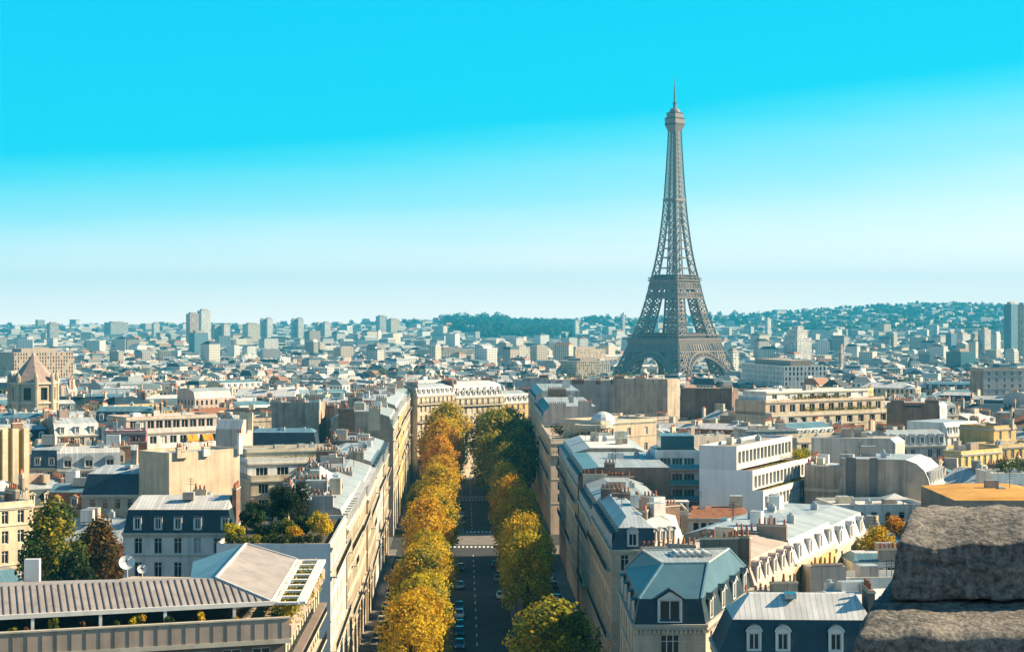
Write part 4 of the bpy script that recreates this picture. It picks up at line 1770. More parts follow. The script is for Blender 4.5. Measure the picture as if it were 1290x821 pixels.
# house rows left
building('cream house with pale zinc mansard and two blue round-topped dormers', quad(72, 592, 152, 21.2, 16, 11), 21.2, [(3.3, [1.3, 0, 1, 0], 'zinc'), (1.1, [3.5, 0, 3.5, 0], 'zinc_pale')], 'cream',
         fac={0: dict(n=6)}, dormers=[dict(e=0, n=3, style='round', w=1.8, h=1.7, mat='slate_dark')], chim=[(1, .4, -.3, 4, 4.5, True, 'brick'), (3, .5, .4, 4, 4.2, True, 'wall_peach')], cap='zinc_pale')
building('small house with one blue domed dormer beside a brick chimney', quad(128, 586, 172, 21.6, 8, 10), 21.6, [(3.0, [1.4, 0, 1, 0], 'slate'), (1.0, [3, 0, 3, 0], 'zinc')], 'peach',
         fac={0: dict(n=3)}, dormers=[dict(e=0, n=1, style='round', w=2.2, h=1.9)], chim=[(1, .5, .2, 4, 4.6, True, 'brick')])
# ---- stepped white terraces with orange blinds
P0 = quad(163, 566, 296, 20.5, 38, 16)
r_ = building('white modern terraced block with orange blinds on its middle storey', P0, 20.5, 'flat', 'white', fac={0: dict(sp=3.0, w=2.1, h=1.9, style='wide', rev=.5), 1: dict(n=3)}, par=1.0, cap='roof_white')
d_ = (P0[1] - P0[0]).normalized()
n_ = Vector((-d_.y, d_.x))
P1 = [P0[0] + n_ * 2.6, P0[1] + n_ * 2.6, P0[2], P0[3]]
building('', P1, 24.2, 'flat', 'white', root=r_, z0=20.5, fac={0: dict(sp=2.7, w=1.8, h=1.9, style='wide', top=.9, bands=False), 1: dict(n=2)}, par=1.0, cap='roof_white', reg=False)
P2 = [P1[0] + n_ * 2.4 + d_ * 1.5, P1[1] + n_ * 2.4 - d_ * 2.5, P1[2] - d_ * 2.5, P1[3] + d_ * 1.5]
building('', P2, 27.6, 'flat', 'pink', root=r_, z0=24.2, fac={0: dict(sp=2.3, w=1.8, h=2.1, style='wide', top=.5, bands=False)}, par=.5, cap='roof_white', reg=False, clutter=4)
for t in (.60, .655, .75, .80):
    mb = MB()
    c = P1[0] + (P1[1] - P1[0]) * t - n_ * .5
    mb.face([(*(c - d_ * .7 + n_ * .45), 23.2), (*(c + d_ * .7 + n_ * .45), 23.2), (*(c + d_ * .7 - n_ * .5), 21.9), (*(c - d_ * .7 - n_ * .5), 21.9)], 'orange_cloth')
    mb.face([(*(c - d_ * .7 - n_ * .5), 21.9), (*(c + d_ * .7 - n_ * .5), 21.9), (*(c + d_ * .7 - n_ * .5), 21.6), (*(c - d_ * .7 - n_ * .5), 21.6)], 'orange_cloth')
    mb.build('awning', r_)
building('magenta walled house with white arches beside the terraced block', quad(132, 545, 184, 25.5, 10, 10), 25.5, 'flat', 'magenta_wall', fac={0: dict(n=3, w=1.9, h=2.2, style='wide')}, cap='roof_white', par=.5,
         chim=[(0, .25, .4, .9, 2.6, False, 'wall_white')])
building('pale tall party wall with a small chimney right of the terraced block', quad(272, 540, 304, 27.5, -8, 9), 27.5, [(2, [1.5, 0, 1.5, 0], 'zinc')], 'lilac', plain='party_pale', cornice=False, chim=[(1, .5, .2, 3, 3.4, True)])
# ---- long grey brown party walls
building('long grey brown blank party wall with flue lines, white chimney tops', quad(342, 513, 402, 28, -8, 12), 28, [(1.4, [0, 0, 3, 0], 'zinc')], 'cream', plain='party_grey', cornice=False,
         chim=[(0, .1, .4, 3, 1.8, False, 'wall_white'), (0, .55, .4, 4, 1.6, False), (0, .9, .4, 3, 2.2, False, 'wall_white')], clutter=2)
building('long brown blank party wall with one pale downpipe strip', quad(401, 519, 458, 26.4, -6, 12), 26.4, [(1.2, [0, 0, 3, 0], 'zinc')], 'cream', plain='party_grey', cornice=False,
         chim=[(0, .2, .4, 4, 2.0, False, 'brick'), (0, .7, .4, 4, 1.6, False, 'wall_peach'), (0, .97, -.3, 1.0, .6, False, 'wall_white')], clutter=2)
building('short stepped party wall between the long brown wall and the avenue facades', quad(458, 524, 488, 26.2, -4, 12), 26.2, [(1.6, [0, 0, 3, 1], 'zinc_blue')], 'cream', plain='party_brown', cornice=False,
         chim=[(0, .5, .4, 3.5, 3.0, False, 'brick')])
building('low house with a wide dark blue slate roof below the long party wall', quad(303, 568, 399, 20.2, 1, 10), 20.2, [(4.4, [1.6, .8, 1, 1.8], 'slate_dark'), (.8, [3, 1, 3, 2], 'zinc_blue')], 'white',
         fac={0: dict(n=7, w=1.2, h=1.6)}, cap='zinc_blue', skyl=2)
# ---- terraced long cream building with hedges
P0 = quad(316, 606, 457, 20.4, 22, 16)
r_ = building('long cream terraced building with planted balconies, left of the avenue facades', P0, 20.5, 'flat', 'cream', fac={0: dict(sp=3.2, w=2.0, h=1.9, style='wide', rev=.5)}, par=1.0, cap='roof_white')
d_ = (P0[1] - P0[0]).normalized()
n_ = Vector((-d_.y, d_.x))
P1 = [P0[0] + n_ * 3, P0[1] + n_ * 3, P0[2], P0[3]]
building('', P1, 23.6, 'flat', 'white', root=r_, z0=20.5, fac={0: dict(sp=4.2, w=2.4, h=1.9, style='wide', top=.8, bands=False)}, par=1.0, cap='roof_white', reg=False)
P2 = [P1[0] + n_ * 3 + d_ * .5, P1[1] + n_ * 3 - d_ * 3, P1[2] - d_ * 3, P1[3] + d_ * .5]
building('', P2, 25.8, 'flat', 'cream', root=r_, z0=23.6, fac={0: dict(sp=4.0, w=1.4, h=1.7, style='wide', top=.6, bands=False)}, par=.4, cap='roof_gravel', reg=False, clutter=4)
hedge('upper trimmed terrace hedge on the long cream terraced building', P1[0] + d_ * 7 + n_ * .9, P1[1] + n_ * .9 - d_ * 2, 23.65, .9, 1.5, OLIVE, 71, 1500, .25)
hedge('lower yellow green terrace hedge on the long cream terraced building', P0[0] + d_ * 9 + n_ * 1.0, P0[1] + n_ * 1.0 - d_ * 1, 20.55, 1.0, 1.6, OLIVE + GOLD, 72, 1700, .25)

# ---- roof garden house
PG = [Vector((XL(212) - 14.5, 212)), Vector((XL(212) - .3, 212)), Vector((XL(243) - .3, 243)), Vector((XL(243) - 14.5, 243))]
building('pale blue walled house with a roof garden of clipped shrubs', PG, 23.7, 'flat', 'white', fac={1: dict(sp=2.5, nf=6)}, plain='party_white', par=.5, cap='pebble_soil', cornice=[1],
         bal=[(1, 3.6, 0, 1), (1, 12.9, 0, 1)])
GZ = 23.75
for i, (x, y, Y, r, h, pal, n, lab) in enumerate((
        (366, 628, 228, 2.1, 5.4, DARK, 4200, 'big round clipped dark evergreen in the roof garden'),
        (321, 648, 226, 1.3, 3.7, GREEN, 1800, 'tall light green shrub left of the round evergreen in the roof garden'),
        (297, 665, 219, 1.1, 1.7, GOLD, 1100, 'yellow green ball shrub at the left end of the roof garden'),
        (337, 668, 220, 1.5, 2.0, DARK, 1400, 'dark low shrub in the middle of the roof garden'),
        (358, 660, 221, 1.4, 2.4, OLIVE, 1400, 'olive shrub below the round evergreen in the roof garden'),
        (371, 672, 217, 1.0, 1.7, ORANGE, 900, 'orange yellow shrub at the front of the roof garden'),
        (404, 660, 222, 1.3, 3.0, GOLD, 1300, 'golden shrub at the right end of the roof garden'),
        (384, 665, 222, 1.2, 2.6, DARK, 1200, 'nearly black shrub between orange and golden shrubs in the roof garden'),
        (311, 655, 224, 1.0, 3.0, DARK, 1000, 'slim dark shrub beside the tall light green one in the roof garden'))):
    c = atY(x, y, Y)
    shrub('garden_shrub', lab, 'shrub', (max(PG[0].x + 1, min(c.x, PG[1].x - .8)), Y, GZ), r * 1.45, h * 1.2, pal, 80 + i, int(n * 1.7), .26)
hedge('low dark hedge along the front edge of the roof garden', PG[0] + Vector((.9, .9)), PG[1] + Vector((-.9, .9)), GZ, 1.5, 1.7, OLIVE + DARK, 95, 4000, .24)
hedge('dark hedge along the back of the roof garden', PG[3] + Vector((1, -1.2)), PG[2] + Vector((-6, -1.2)), GZ, 1.6, 3.0, DARK, 96, 3600, .28)

# ---- avenue facades on the left, near to far
def avenue_left(y0, y1, z1, label, wall, roofm, depth=14, nb=2, style='gable', extra=0, cap='zinc', chims=1):
    P = [Vector((XL(y0) - depth, y0 + .03)), Vector((XL(y0) + rnd.uniform(-.2, .2), y0 + .03)), Vector((XL(y1) + rnd.uniform(-.2, .2), y1 - .03)), Vector((XL(y1) - depth, y1 - .03))]
    return building(label, P, z1, [(3.0, [0, 1.0, 0, 1.0], roofm), (1.3, [0, 4.0, 0, 4.0], 'zinc')], wall, fac={1: dict(sp=2.45, nf=6, w=1.2, h=2.15, fh=3.2)}, cornice=[1, 3], plain='party_grey', cap=cap,
                    dormers=[dict(e=1, sp=3.0, style=style), dict(e=3, sp=3.4, style=style)], bal=[(1, 3.1, 0, 1), (1, 12.7, .1, .9), (1, 6.3, .35, .6)][:nb],
                    chim=[(0, .25, .1, 4, 5.2, False), (0, .7, .3, 3, 5.0, False), (2, .6, .2, 5, 5.0, False), (3, .5, 2.5, 2.4, 5.4, False)] if chims else [], clutter=extra + 3, skyl=3)


avenue_left(243.2, 268, 22.0, 'first cream avenue house past the roof garden, tilted pale roof lights', 'cream', 'zinc_pale', 12, 3, 'flat', 2)
avenue_left(268, 297, 21.3, 'second cream avenue house past the roof garden with balconies', 'peach', 'zinc', 13, 2, 'gable', 2)
avenue_left(297, 333, 20.6, 'third avenue house past the roof garden with white dormers', 'cream', 'zinc_pale', 14, 3, 'round', 3)
avenue_left(333, 366, 21.4, 'pale avenue house with blue green dormers beside the terraced building', 'white', 'slate', 13, 2, 'flat', 2)
avenue_left(366, 396, 21.0, 'corner avenue house left of the first crossing, cream stone', 'cream', 'slate', 14, 3, 'gable', 1)
avenue_left(432, 470, 24.5, 'tall cream avenue house just past the first crossing', 'cream', 'zinc', 16, 3, 'flat', 1)
avenue_left(470, 512, 25.5, 'tall sunlit cream avenue house with white attic storey', 'yellow', 'zinc_pale', 16, 3, 'flat', 1)
avenue_left(512, 560, 25.0, 'bright cream avenue house in front of the far bend', 'cream', 'zinc_pale', 16, 2, 'round', 1)
avenue_left(560, 606, 24.5, 'last cream avenue house before the bend, half hidden by orange trees', 'cream', 'slate', 16, 2, 'flat', 1)
# tilted pale roof panels on the first avenue house
for i, (y, lab) in enumerate(((250, 'tilted pale blue glazed roof panel on the first avenue house'), (286, 'tilted white roof panel on the second avenue house'))):
    t = thing('roof_panel', lab, 'roof light', (XL(y) - 5, y, 24))
    mb = MB()
    c = Vector((XL(y) - 5.5, y, 25.6))
    a, b2 = Vector((1.9, .9, -1.3)), Vector((-.4, 4.2, .3))
    up = a.cross(b2).normalized() * .12
    for s in (0,):
        Q = [c - a - b2, c + a - b2, c + a + b2, c - a + b2]
        mb.face([q + up for q in Q], 'lamp_white')
        for k in range(4):
            mb.face([Q[k] - up, Q[(k + 1) % 4] - up, Q[(k + 1) % 4] + up, Q[k] + up], 'zinc_blue')
        mb.face([q - up for q in Q][::-1], 'zinc_blue')
    mb.build('panel', t)
    mb = MB()
    for q in (c - a * .8 - b2 * .8, c + a * .8 + b2 * .8, c - a * .8 + b2 * .8):
        mb.beam(q, (q.x, q.y, 23.5), .12, 'dark_iron')
    mb.build('stand', t)

# ---- the bend at the end of the avenue
building('sunlit cream corner house at the avenue bend with attic windows', quad(526, 499, 573, 25.0, 58, 14), 25.0, [(2.8, [.8, 0, .8, 0], 'zinc_pale'), (1, [3, 0, 3, 0], 'zinc')], 'cream', near=False,
         fac={0: dict(sp=2.6, nf=6)}, dormers=[dict(e=0, sp=2.8)], bal=[(0, 3.1, 0, 1), (0, 9.4, 0, 1)], chim=[(0, .05, 3, 5, 5), (0, .98, 3, 5, 5)])
building('cream palace-like house with two rows of roof windows at the avenue bend', quad(574, 501, 634, 23.5, 46, 15), 23.5, [(4.2, [1.2, .4, 1, .4], 'zinc_pale'), (1.6, [2.5, 2, 2.5, 2], 'zinc_pale')], 'cream', near=False,
         fac={0: dict(sp=2.7, nf=6, h=2.2)}, dormers=[dict(e=0, sp=2.6, style='round'), dict(e=0, sp=3.2, z=2.4, w=.8, h=1.0)], bal=[(0, 3.1, 0, 1)], chim=[(0, .1, 5, 6, 6.4), (0, .9, 6, 6, 6.4)])
building('cream house with white round dormers above the dark green trees', quad(633, 508, 672, 20.5, 46, 13), 20.5, [(3.4, [1.0, 0, 1, 0], 'zinc_pale'), (1, [3, 0, 3, 0], 'zinc')], 'yellow', near=False,
         fac={0: dict(sp=2.6)}, dormers=[dict(e=0, sp=2.3, style='round')], chim=[(0, .95, 3, 5, 5)])
building('pale blank end wall with two small openings behind the avenue bend', quad(655, 480, 692, 26, -10, 12), 26, [(1.5, [0, 0, 2, 1.5], 'slate')], 'lilac', plain='party_pale', near=False, cornice=False,
         fac={0: dict(n=2, w=.8, h=.9, nf=1, top=5, bands=False)}, chim=[(0, .8, 1, 4, 2.6, False)])

# ---- right foreground: corner mansion with blue slate hip roof
def mansion():
    D, A, B, C = (V2(at(x, y, 20)) for x, y in ((781, 743), (799, 786), (889, 786), (945, 740)))
    P = [A, B, C, D]
    brk = inset(P, [.55, .55, .0, .55])
    cap = [V2(at(866, 722, 24.9)), V2(at(910, 704, 25.0)), V2(at(872, 693, 25.0)), V2(at(823, 697, 25.0))]
    cap = [Vector((16.6, 187.5)), Vector((21.6, 187.8)), Vector((25.4, 199.5)), Vector((15.2, 198.0))]
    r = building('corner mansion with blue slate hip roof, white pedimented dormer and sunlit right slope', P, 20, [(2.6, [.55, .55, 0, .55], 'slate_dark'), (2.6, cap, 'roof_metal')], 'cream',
                 fac={0: dict(n=1, w=2.0, h=2.6, top=1.1, m=2.2, fh=3.7), 1: dict(n=6, w=1.2, h=2.3, top=1.0, fh=3.6), 3: dict(n=5, w=1.2, h=2.3, top=1.0, fh=3.6)},
                 dormers=[dict(e=0, n=1, t=(.5,), style='gable', w=2.5, h=2.5, z=.2), dict(e=1, n=4, style='gable', w=1.5, h=2.0, z=.2), dict(e=3, n=4, style='flat', w=1.4, h=2.0, z=.2)],
                 cap='zinc', cornice=[0, 1, 3], chim=[(2, .25, .6, 4.5, 6.2, False, 'party_brown'), (2, .75, .6, 3, 5.2, False, 'party_pale')], clutter=0)
    # glazed light well lantern on the ridge and its raised ventilator
    mb = MB()
    mb.box((20.3, 194.5), (1, .1), 2.3, 1.3, 24.9, 25.5, 'zinc_pale', 'zinc_pale')
    for k in range(5):
        mb.box((18.6 + k * .85, 194.0), (1, .1), .12, 1.4, 25.5, 25.75, 'white_trim')
    mb.build('roof_lantern', r)
    # iron ridge cresting
    mb = MB()
    for a, b in zip(cap, cap[1:] + cap[:1]):
        mb.beam((*a, 25.3), (*b, 25.3), .16, 'zinc_pale')
    for q, e in zip(brk, cap):
        mb.beam((*q, 22.62), (*e, 25.25), .2, 'zinc_blue')
    mb.build('ridge_capping', r)
    # dentils below the cornice
    mb = MB()
    d = (B - A).normalized()
    L = (B - A).length
    n = Vector((d.y, -d.x))
    for k in range(16):
        mb.box(A + d * (L * (k + .5) / 16) + n * .16, d, .1, .12, 19.1, 19.42, 'stone_trim', bottom=True)
    d = (C - B).normalized()
    L = (C - B).length
    n = Vector((d.y, -d.x))
    for k in range(40):
        mb.box(B + d * (L * (k + .5) / 40) + n * .16, d, .1, .12, 19.1, 19.42, 'stone_trim', bottom=True)
    mb.build('dentils', r)
    for k in (0.3, .65):
        p = B + (C - B) * k
        m2 = MB()
        q = Vector((p.x - 2.2, p.y + .8))
        m2.box(q, d, .4, .55, 23.2, 24.2, 'zinc', 'glass')
        m2.build('skylight', r)
    return r


mansion()

building('low house with dark slate mansard, three round-topped white dormers and striped zinc top', line_quad((20.1, 165.5), -2, 15.5, 9), 19.6,
         [(3.2, [.9, .6, .8, 1.4], 'slate_dark'), (2.0, [3.4, 1, 3, 2], 'zinc_pale')], 'cream', fac={0: dict(n=5, w=1.2, h=2.2), 3: dict(n=3)},
         dormers=[dict(e=0, t=(.22, .40, .73), n=3, style='round', w=1.35, h=1.9, z=.3)], cap='zinc_pale', chim=[(1, .5, .3, 4, 5.8, False, 'party_brown')], skyl=1, cornice=[0, 3])

# ---- right: row of lit mansards along the street that runs away to the right
U = Vector((math.cos(R(65.7)), math.sin(R(65.7))))
B0 = V2(at(951, 739, 20))


def street_row(o, L, d, z1, label, wall, m, cap, style, n, roofh=3.1, iv=1.0, th=None, **kw):
    a = B0 + U * o
    e = Vector((-U.y, U.x)) * d
    P = [a + e + U * .03, a + U * .03, a + U * (L - .03), a + e + U * (L - .03)]
    return building(label, P, z1, [(roofh, [0, iv, 0, .8], m), (.9, [0, 4, 0, 3], cap)], wall, fac={1: dict(n=n, w=1.15, h=2.0)}, plain='party_grey', cap=cap, cornice=[1],
                    dormers=[dict(e=1, n=n, style=style, w=1.35, h=1.9)], **kw)


street_row(0, 18.6, 13.5, 20, 'pinkish-roofed row house with four arched dormers, behind the mansion', 'cream', 'zinc_warm', 'zinc_warm', 'round', 5,
           chim=[(0, .85, .4, 2.6, 6.0, False, 'party_brown'), (0, .3, .4, 4, 4.6, False, 'party_pale'), (2, .5, .3, 4, 4.4, False, 'brick')], skyl=4)
street_row(18.6, 22, 16, 20.3, 'grey-roofed row house with four flat white dormers and roof boxes', 'yellow', 'zinc_pale', 'zinc', 'flat', 4,
           chim=[(0, .8, .4, 4, 5.0, False, 'party_grey')], clutter=4)
street_row(40.6, 20, 16, 19.6, 'last row house beside the golden tree, two arched windows in its roof', 'cream', 'zinc_pale', 'zinc', 'round', 3, clutter=3)
# small yard buildings in front of that row
building('narrow courtyard chimney wall with a row of pots behind the striped zinc roof', quad(936, 755, 1006, 19.2, 6, 6), 19.2, [(.8, [0, 0, 2, 0], 'zinc')], 'lilac', plain='party_pale', cornice=False,
         chim=[(0, .24, .4, 3.0, 1.0, False, 'party_grey'), (0, .75, .5, 3.2, 2.0, False, 'party_grey')])
building('squat courtyard wall with terracotta pots in front of the yellow facade', quad(1021, 722, 1066, 19.2, 10, 5), 19.2, [(.8, [0, 0, 2, 0], 'zinc')], 'lilac', plain='party_pale', cornice=False,
         chim=[(0, .5, .4, 4, 1.2, False, 'party_grey')])
building('pair of white-roofed sheds in the courtyard left of the parapet stones', quad(1028, 768, 1150, 18.4, 12, 8), 18.4, [(1.5, [2.5, 1.5, 3.5, 2.5], 'roof_white')], 'white', cap='roof_white', fac={0: dict(n=5, w=1, h=1.3)}, clutter=3, cornice=False)
building('pale low house with wide eave window strip left of the parapet stones', quad(1074, 708, 1190, 18.0, 4, 7), 18.0, [(1.0, [2, 0, 2, 1], 'zinc_blue')], 'white', fac={0: dict(n=6, w=1.3, h=1.5)}, cap='zinc_pale', chim=[(0, .4, .4, 3, 1.9, False)], cornice=False)
building('blue-shadowed flat roof with white railings behind the courtyard sheds', quad(1066, 735, 1180, 17.6, 6, 6), 17.6, 'flat', 'white', cap='roof_white', clutter=3, cornice=False)

# ---- right side of the avenue
def avenue_right(y0, y1, z1, label, wall, roofm, depth=12, x0=None, plain='party_grey', style='flat', rl=None, **kw):
    xo = rnd.uniform(-.2, .2)
    P = [Vector((XR(y0) + xo, y0 + .03)), Vector((XR(y0) + depth, y0 + .03)), Vector((XR(y1) + depth, y1 - .03)), Vector((XR(y1) + xo, y1 - .03))]
    k = dict(cornice=[3], bal=[(3, 3.1, 0, 1), (3, 12.6, .15, .6)], plain=plain, cap='zinc', dormers=[dict(e=3, sp=3.0, style=style)])
    k.update(kw)
    fac = {3: dict(sp=2.5, nf=6, w=1.2, h=2.1)}
    fac.update(k.pop('fac', {}))
    return building(label, P, z1, rl or [(3.2, [0, 0, 0, 1.1], roofm), (1.1, [0, 3, 0, 3.5], 'zinc')], wall, fac=fac, **k)


avenue_right(242, 283, 19.4, 'narrow-fronted corner house with dark slate roof and one arched front dormer', 'cream', 'slate_dark', 6.2, rl=[(3.0, [.9, 0, 0, 1.1], 'slate_dark'), (1.2, [4, 1.5, 0, 1.5], 'zinc')],
             fac={0: dict(n=2, w=1.2, h=2.3, nf=5, fh=3.5)}, cornice=[0, 3], bal=[(3, 3.1, 0, 1), (3, 12.6, 0, 1), (0, 7.2, .5, 1), (0, 10.7, .5, 1)],
             dormers=[dict(e=0, n=1, style='round', w=1.5, h=2.0), dict(e=3, sp=3.2)], chim=[(2, .5, 4, 3.5, 5.2, False, 'brick'), (2, .3, 9, 3, 5.0, False, 'brick'), (1, .5, .5, 4, 5.4, False, 'party_brown')])
building('sunlit white mansard house with arched dormers right of the narrow-fronted corner house', quad(806, 689, 853, 19.2, 36, 10, 80), 19.2, [(3.2, [.9, .9, 0, 0], 'zinc_pale'), (.9, [3, 3, 0, 2], 'zinc_pale')], 'white', plain='party_white',
         fac={0: dict(n=4), 1: dict(n=3)}, dormers=[dict(e=0, n=4, style='round', w=1.1, h=1.7)], cap='zinc_pale', chim=[(3, .5, .4, 4, 5, False, 'party_brown'), (2, .5, .4, 5, 4.8, False, 'brick')])
avenue_right(283, 318, 18.4, 'avenue house with rows of terracotta pots and striped zinc roofs', 'cream', 'slate', 12, chim=[(2, .35, .4, 5, 4.6, False, 'brick'), (2, .75, .4, 4.5, 5.0, False, 'wall_cream'), (0, .8, 1, 3, 4.4, False, 'brick')], skyl=3)
avenue_right(318, 356, 21.0, 'avenue house with blank brown end wall and blue slate roof', 'cream', 'slate', 17, plain='party_brown', rl=[(3.2, [0, 0, 0, 1.1], 'slate'), (.3, [0, 0, 0, 3.0], 'zinc_blue')],
             chim=[(0, .35, .5, 2, 4.4, False, 'party_brown')], clutter=3)
avenue_right(356, 395, 21.0, 'corner avenue house with white roof huts before the side street', 'beige', 'zinc_blue', 17, clutter=6, cap='roof_white', chim=[(2, .4, .4, 4, 5.0, False, 'wall_white')])
# beyond the side street
d45 = V2(SUN_AZ)
P = [Vector((XR(436), 437)), Vector((XR(436) + 14, 442)), Vector((XR(436) + 14, 500)), Vector((XR(500), 500))]
building('peach stone corner house with planted roof terrace beyond the side street', P, 20.5, 'flat', 'peach', fac={0: dict(n=4, w=1.2, h=2.2), 3: dict(sp=2.5, nf=6)}, cap='concrete', par=1.0, bal=[(3, 3.1, 0, 1), (3, 9.4, 0, 1), (0, 3.1, 0, .4)], cornice=[0, 3])
hedge('dark hedge on the planted roof terrace beside the rotunda', P[0] + Vector((1.5, 26)), P[0] + Vector((9, 24)), 20.6, 1.5, 3.0, DARK, 101, 1700, .35)
hedge('olive hedge at the front of the planted roof terrace', P[0] + Vector((5.5, 3.4)), P[0] + Vector((11.5, 5.6)), 20.6, 1.3, 2.4, OLIVE, 102, 1200, .35)
r_ = building('cream penthouse storey with square window and cornice beside the avenue', quad(757, 533, 827, 25.2, 42, 14), 25.2, 'flat', 'peach', fac={0: dict(n=3, w=1.3, h=2.0, top=1.6, fh=4.2, nf=2)}, cap='zinc', par=.6, clutter=2)
c = at(745, 536, 24.6)
rt = thing('rotunda', 'round cream roof storey with a pale glazed dome on the avenue side', 'rotunda', (c.x, c.y, 20))
mb = MB()
c = Vector((c.x + .8, c.y + 3.2))
mb.cyl(c, 4.6, 12, 24.6, 'wall_cream', 20)
mb.cyl(c, 5.0, 24.0, 24.8, 'stone_trim', 20)
mb.build('wall', rt)
mb = MB()
for k in range(5):
    a0, a1 = k * .3, (k + 1) * .3
    mb.cyl(c + Vector((2.4, 1.5)), 3.4 * math.cos(a0), 24.85 + 3.2 * math.sin(a0), 24.85 + 3.2 * math.sin(a1), 'lamp_white', 14, 3.4 * math.cos(a1), cap=(k == 4))
mb.build('dome', rt)
for k in range(6):
    a = 3.4 + k * .5
    mb = MB()
    q = c + Vector((math.cos(a), math.sin(a))) * 4.62
    mb.box(q, (-math.sin(a), math.cos(a)), .5, .06, 21, 23.2, 'glass')
    mb.build('window', rt)
building('avenue house with curved blue slate roof behind the rotunda', [Vector((XR(500), 500.1)), Vector((XR(500) + 16, 500.1)), Vector((XR(560) + 16, 560)), Vector((XR(560), 560))], 22.5,
         [(2.6, [0, 0, 0, .8], 'slate'), (1.6, [0, 0, 0, 2], 'slate')], 'cream', near=False, fac={3: dict(sp=2.5, nf=6)}, plain='party_pale', cornice=[3], cap='zinc', dormers=[dict(e=3, sp=3)], chim=[(0, .3, .3, 5, 5, False), (0, .8, .3, 4, 5.6, False)], clutter=4)
building('far avenue house with pale end wall, last on the right side', [Vector((XR(562), 562)), Vector((XR(562) + 15, 562)), Vector((XR(625) + 15, 625)), Vector((XR(625), 625))], 24.5,
         [(2.6, [0, 0, 0, .8], 'slate'), (1.6, [0, 0, 0, 2], 'zinc')], 'cream', near=False, fac={3: dict(sp=2.6, nf=6)}, plain='party_pale', cornice=[3], cap='zinc', dormers=[dict(e=3, sp=3)], chim=[(0, .5, .3, 6, 5, False)], clutter=2)
building('row of lilac party walls with a brick red flue, left of the big brown wall', quad(690, 482, 775, 26.5, -8, 14), 26.5, [(1.2, [0, 0, 3, 0], 'zinc')], 'lilac', plain='party_pale', near=False, cornice=False,
         chim=[(0, .08, .3, 2, 1.4, False, 'wall_white'), (0, .45, .3, 5, 1.4, False, 'brick'), (0, .75, -.25, 2, 1.2, False, 'brick'), (0, .98, -.2, 2.4, 1.6, False, 'party_brown')], clutter=3)
building('big grey brown party wall with bright sunlit right edge, left of the lattice tower foot', quad(772, 479, 841, 29, -26, 12, 62), 29, [(.8, [0, 0, 2, 0], 'zinc')], 'cream', plain='party_grey', near=False, cornice=False,
         chim=[(0, .12, .4, 4, 1.6, False, 'brick'), (0, .5, .5, 5, 1.2, False, 'wall_cream')], clutter=4)
building('dark brown blank party wall right of the big sunlit-edged wall', quad(857, 491, 922, 27.5, -22, 7, 64), 27.5, [(.8, [0, 0, 2, 0], 'zinc')], 'cream', plain='party_brown', near=False, cornice=False, chim=[(0, .9, .4, 4, 1.4, False, 'wall_cream')])
building('brown gabled end wall below the long planted terrace', quad(926, 506, 1000, 24.5, -14, 12, 66), 24.5, [(4.2, [0, 6, 0, 8], 'zinc')], 'cream', plain='party_brown', near=False, cornice=False)

# ---- white and blue modern block with stepped terraces
P = quad(826, 569, 881, 26.0, 0, 14)
r_ = building('shaded blue green modern front with three balcony storeys and dark glass attic', P, 26.0, 'flat', 'white', plain='party_white', fac={0: dict(n=3, w=2.1, h=1.5, fh=3.1, top=1.2, style='wide', glass='glass_teal', rev=.6, nf=4)}, cap='zinc_blue', par=.3, cornice=False)
for z in (3.0, 6.1, 9.2):
    balcony(r_, P[0], P[1], 26 - z - .3, .05, 1, 1.1, 'teal_panel', True)
mb = MB()
mb.prism(inset(P, [2.2, .8, 3, 1.2]), 26.02, 29.0, 'glass_teal', 'zinc_blue')
mb.build('glass_attic', r_)
A0 = V2(at(881, 567, 28))
fd = Vector((math.cos(R(-22)), math.sin(R(-22))))
rd = Vector((math.cos(R(63)), math.sin(R(63))))
k1 = (928 - CX) / F
t = (k1 * A0.y - A0.x) / (fd.x - k1 * fd.y)
Bt = A0 + fd * t
Lr = 33
r_ = thing('stepped_block', 'white stepped block with blank pale blue end wall and planted lit terraces', AB, (*Bt, 0))
tiers = [(24.6, 28.4, 0, Lr, 'flat'), (21.0, 24.6, 3.0, Lr + 3, 'flat'), (17.2, 21.0, 5.0, Lr + 4, 'flat'), (-3, 17.2, 5.2, Lr + 4, 'flat')]
for i, (za, zb, ext, L, rf) in enumerate(tiers):
    a = A0.copy()
    bb = Bt + fd * ext
    Pq = [a, bb, bb + rd * L, a + rd * L]
    building('', Pq, zb - (.55 if i else .0), 'flat', 'white', plain='party_white', root=r_, z0=za, fac={1: dict(sp=2.1, w=1.6, h=2.2, top=.55, nf=5, style='wide', glass='glass_green', bands=False, m=.6, rev=.4)}, cap='brick' if i in (1, 2) else 'roof_gravel',
             par=.55, cornice=False, reg=(i == 2), near=True, clutter=4 if i == 0 else 0)
e = Bt + fd * 2.4
hedge('yellow green terrace bush at the far end of the stepped white block', e + rd * (Lr - 6), e + rd * (Lr + 2), 24.1, 1.6, 2.8, OLIVE + GOLD, 111, 1700, .3)
hedge('low planting along the upper terrace of the stepped white block', Bt + fd * 2.4 + rd * 3, Bt + fd * 2.4 + rd * (Lr - 8), 24.1, .6, .9, OLIVE, 112, 900, .22)
hedge('planting along the lower terrace of the stepped white block', Bt + fd * 4.5 + rd * 2, Bt + fd * 4.5 + rd * (Lr - 4), 20.5, .5, 1.0, OLIVE, 113, 900, .22)
building('low pale house with blue-shuttered windows and tiled roof under the blank blue wall', quad(866, 652, 946, 18.6, -4, 10), 18.6, [(1.3, [3, 1, 3, 1], 'roof_tile')], 'white', fac={0: dict(n=7, w=1.0, h=1.5)}, cap='roof_tile', cornice=[0])
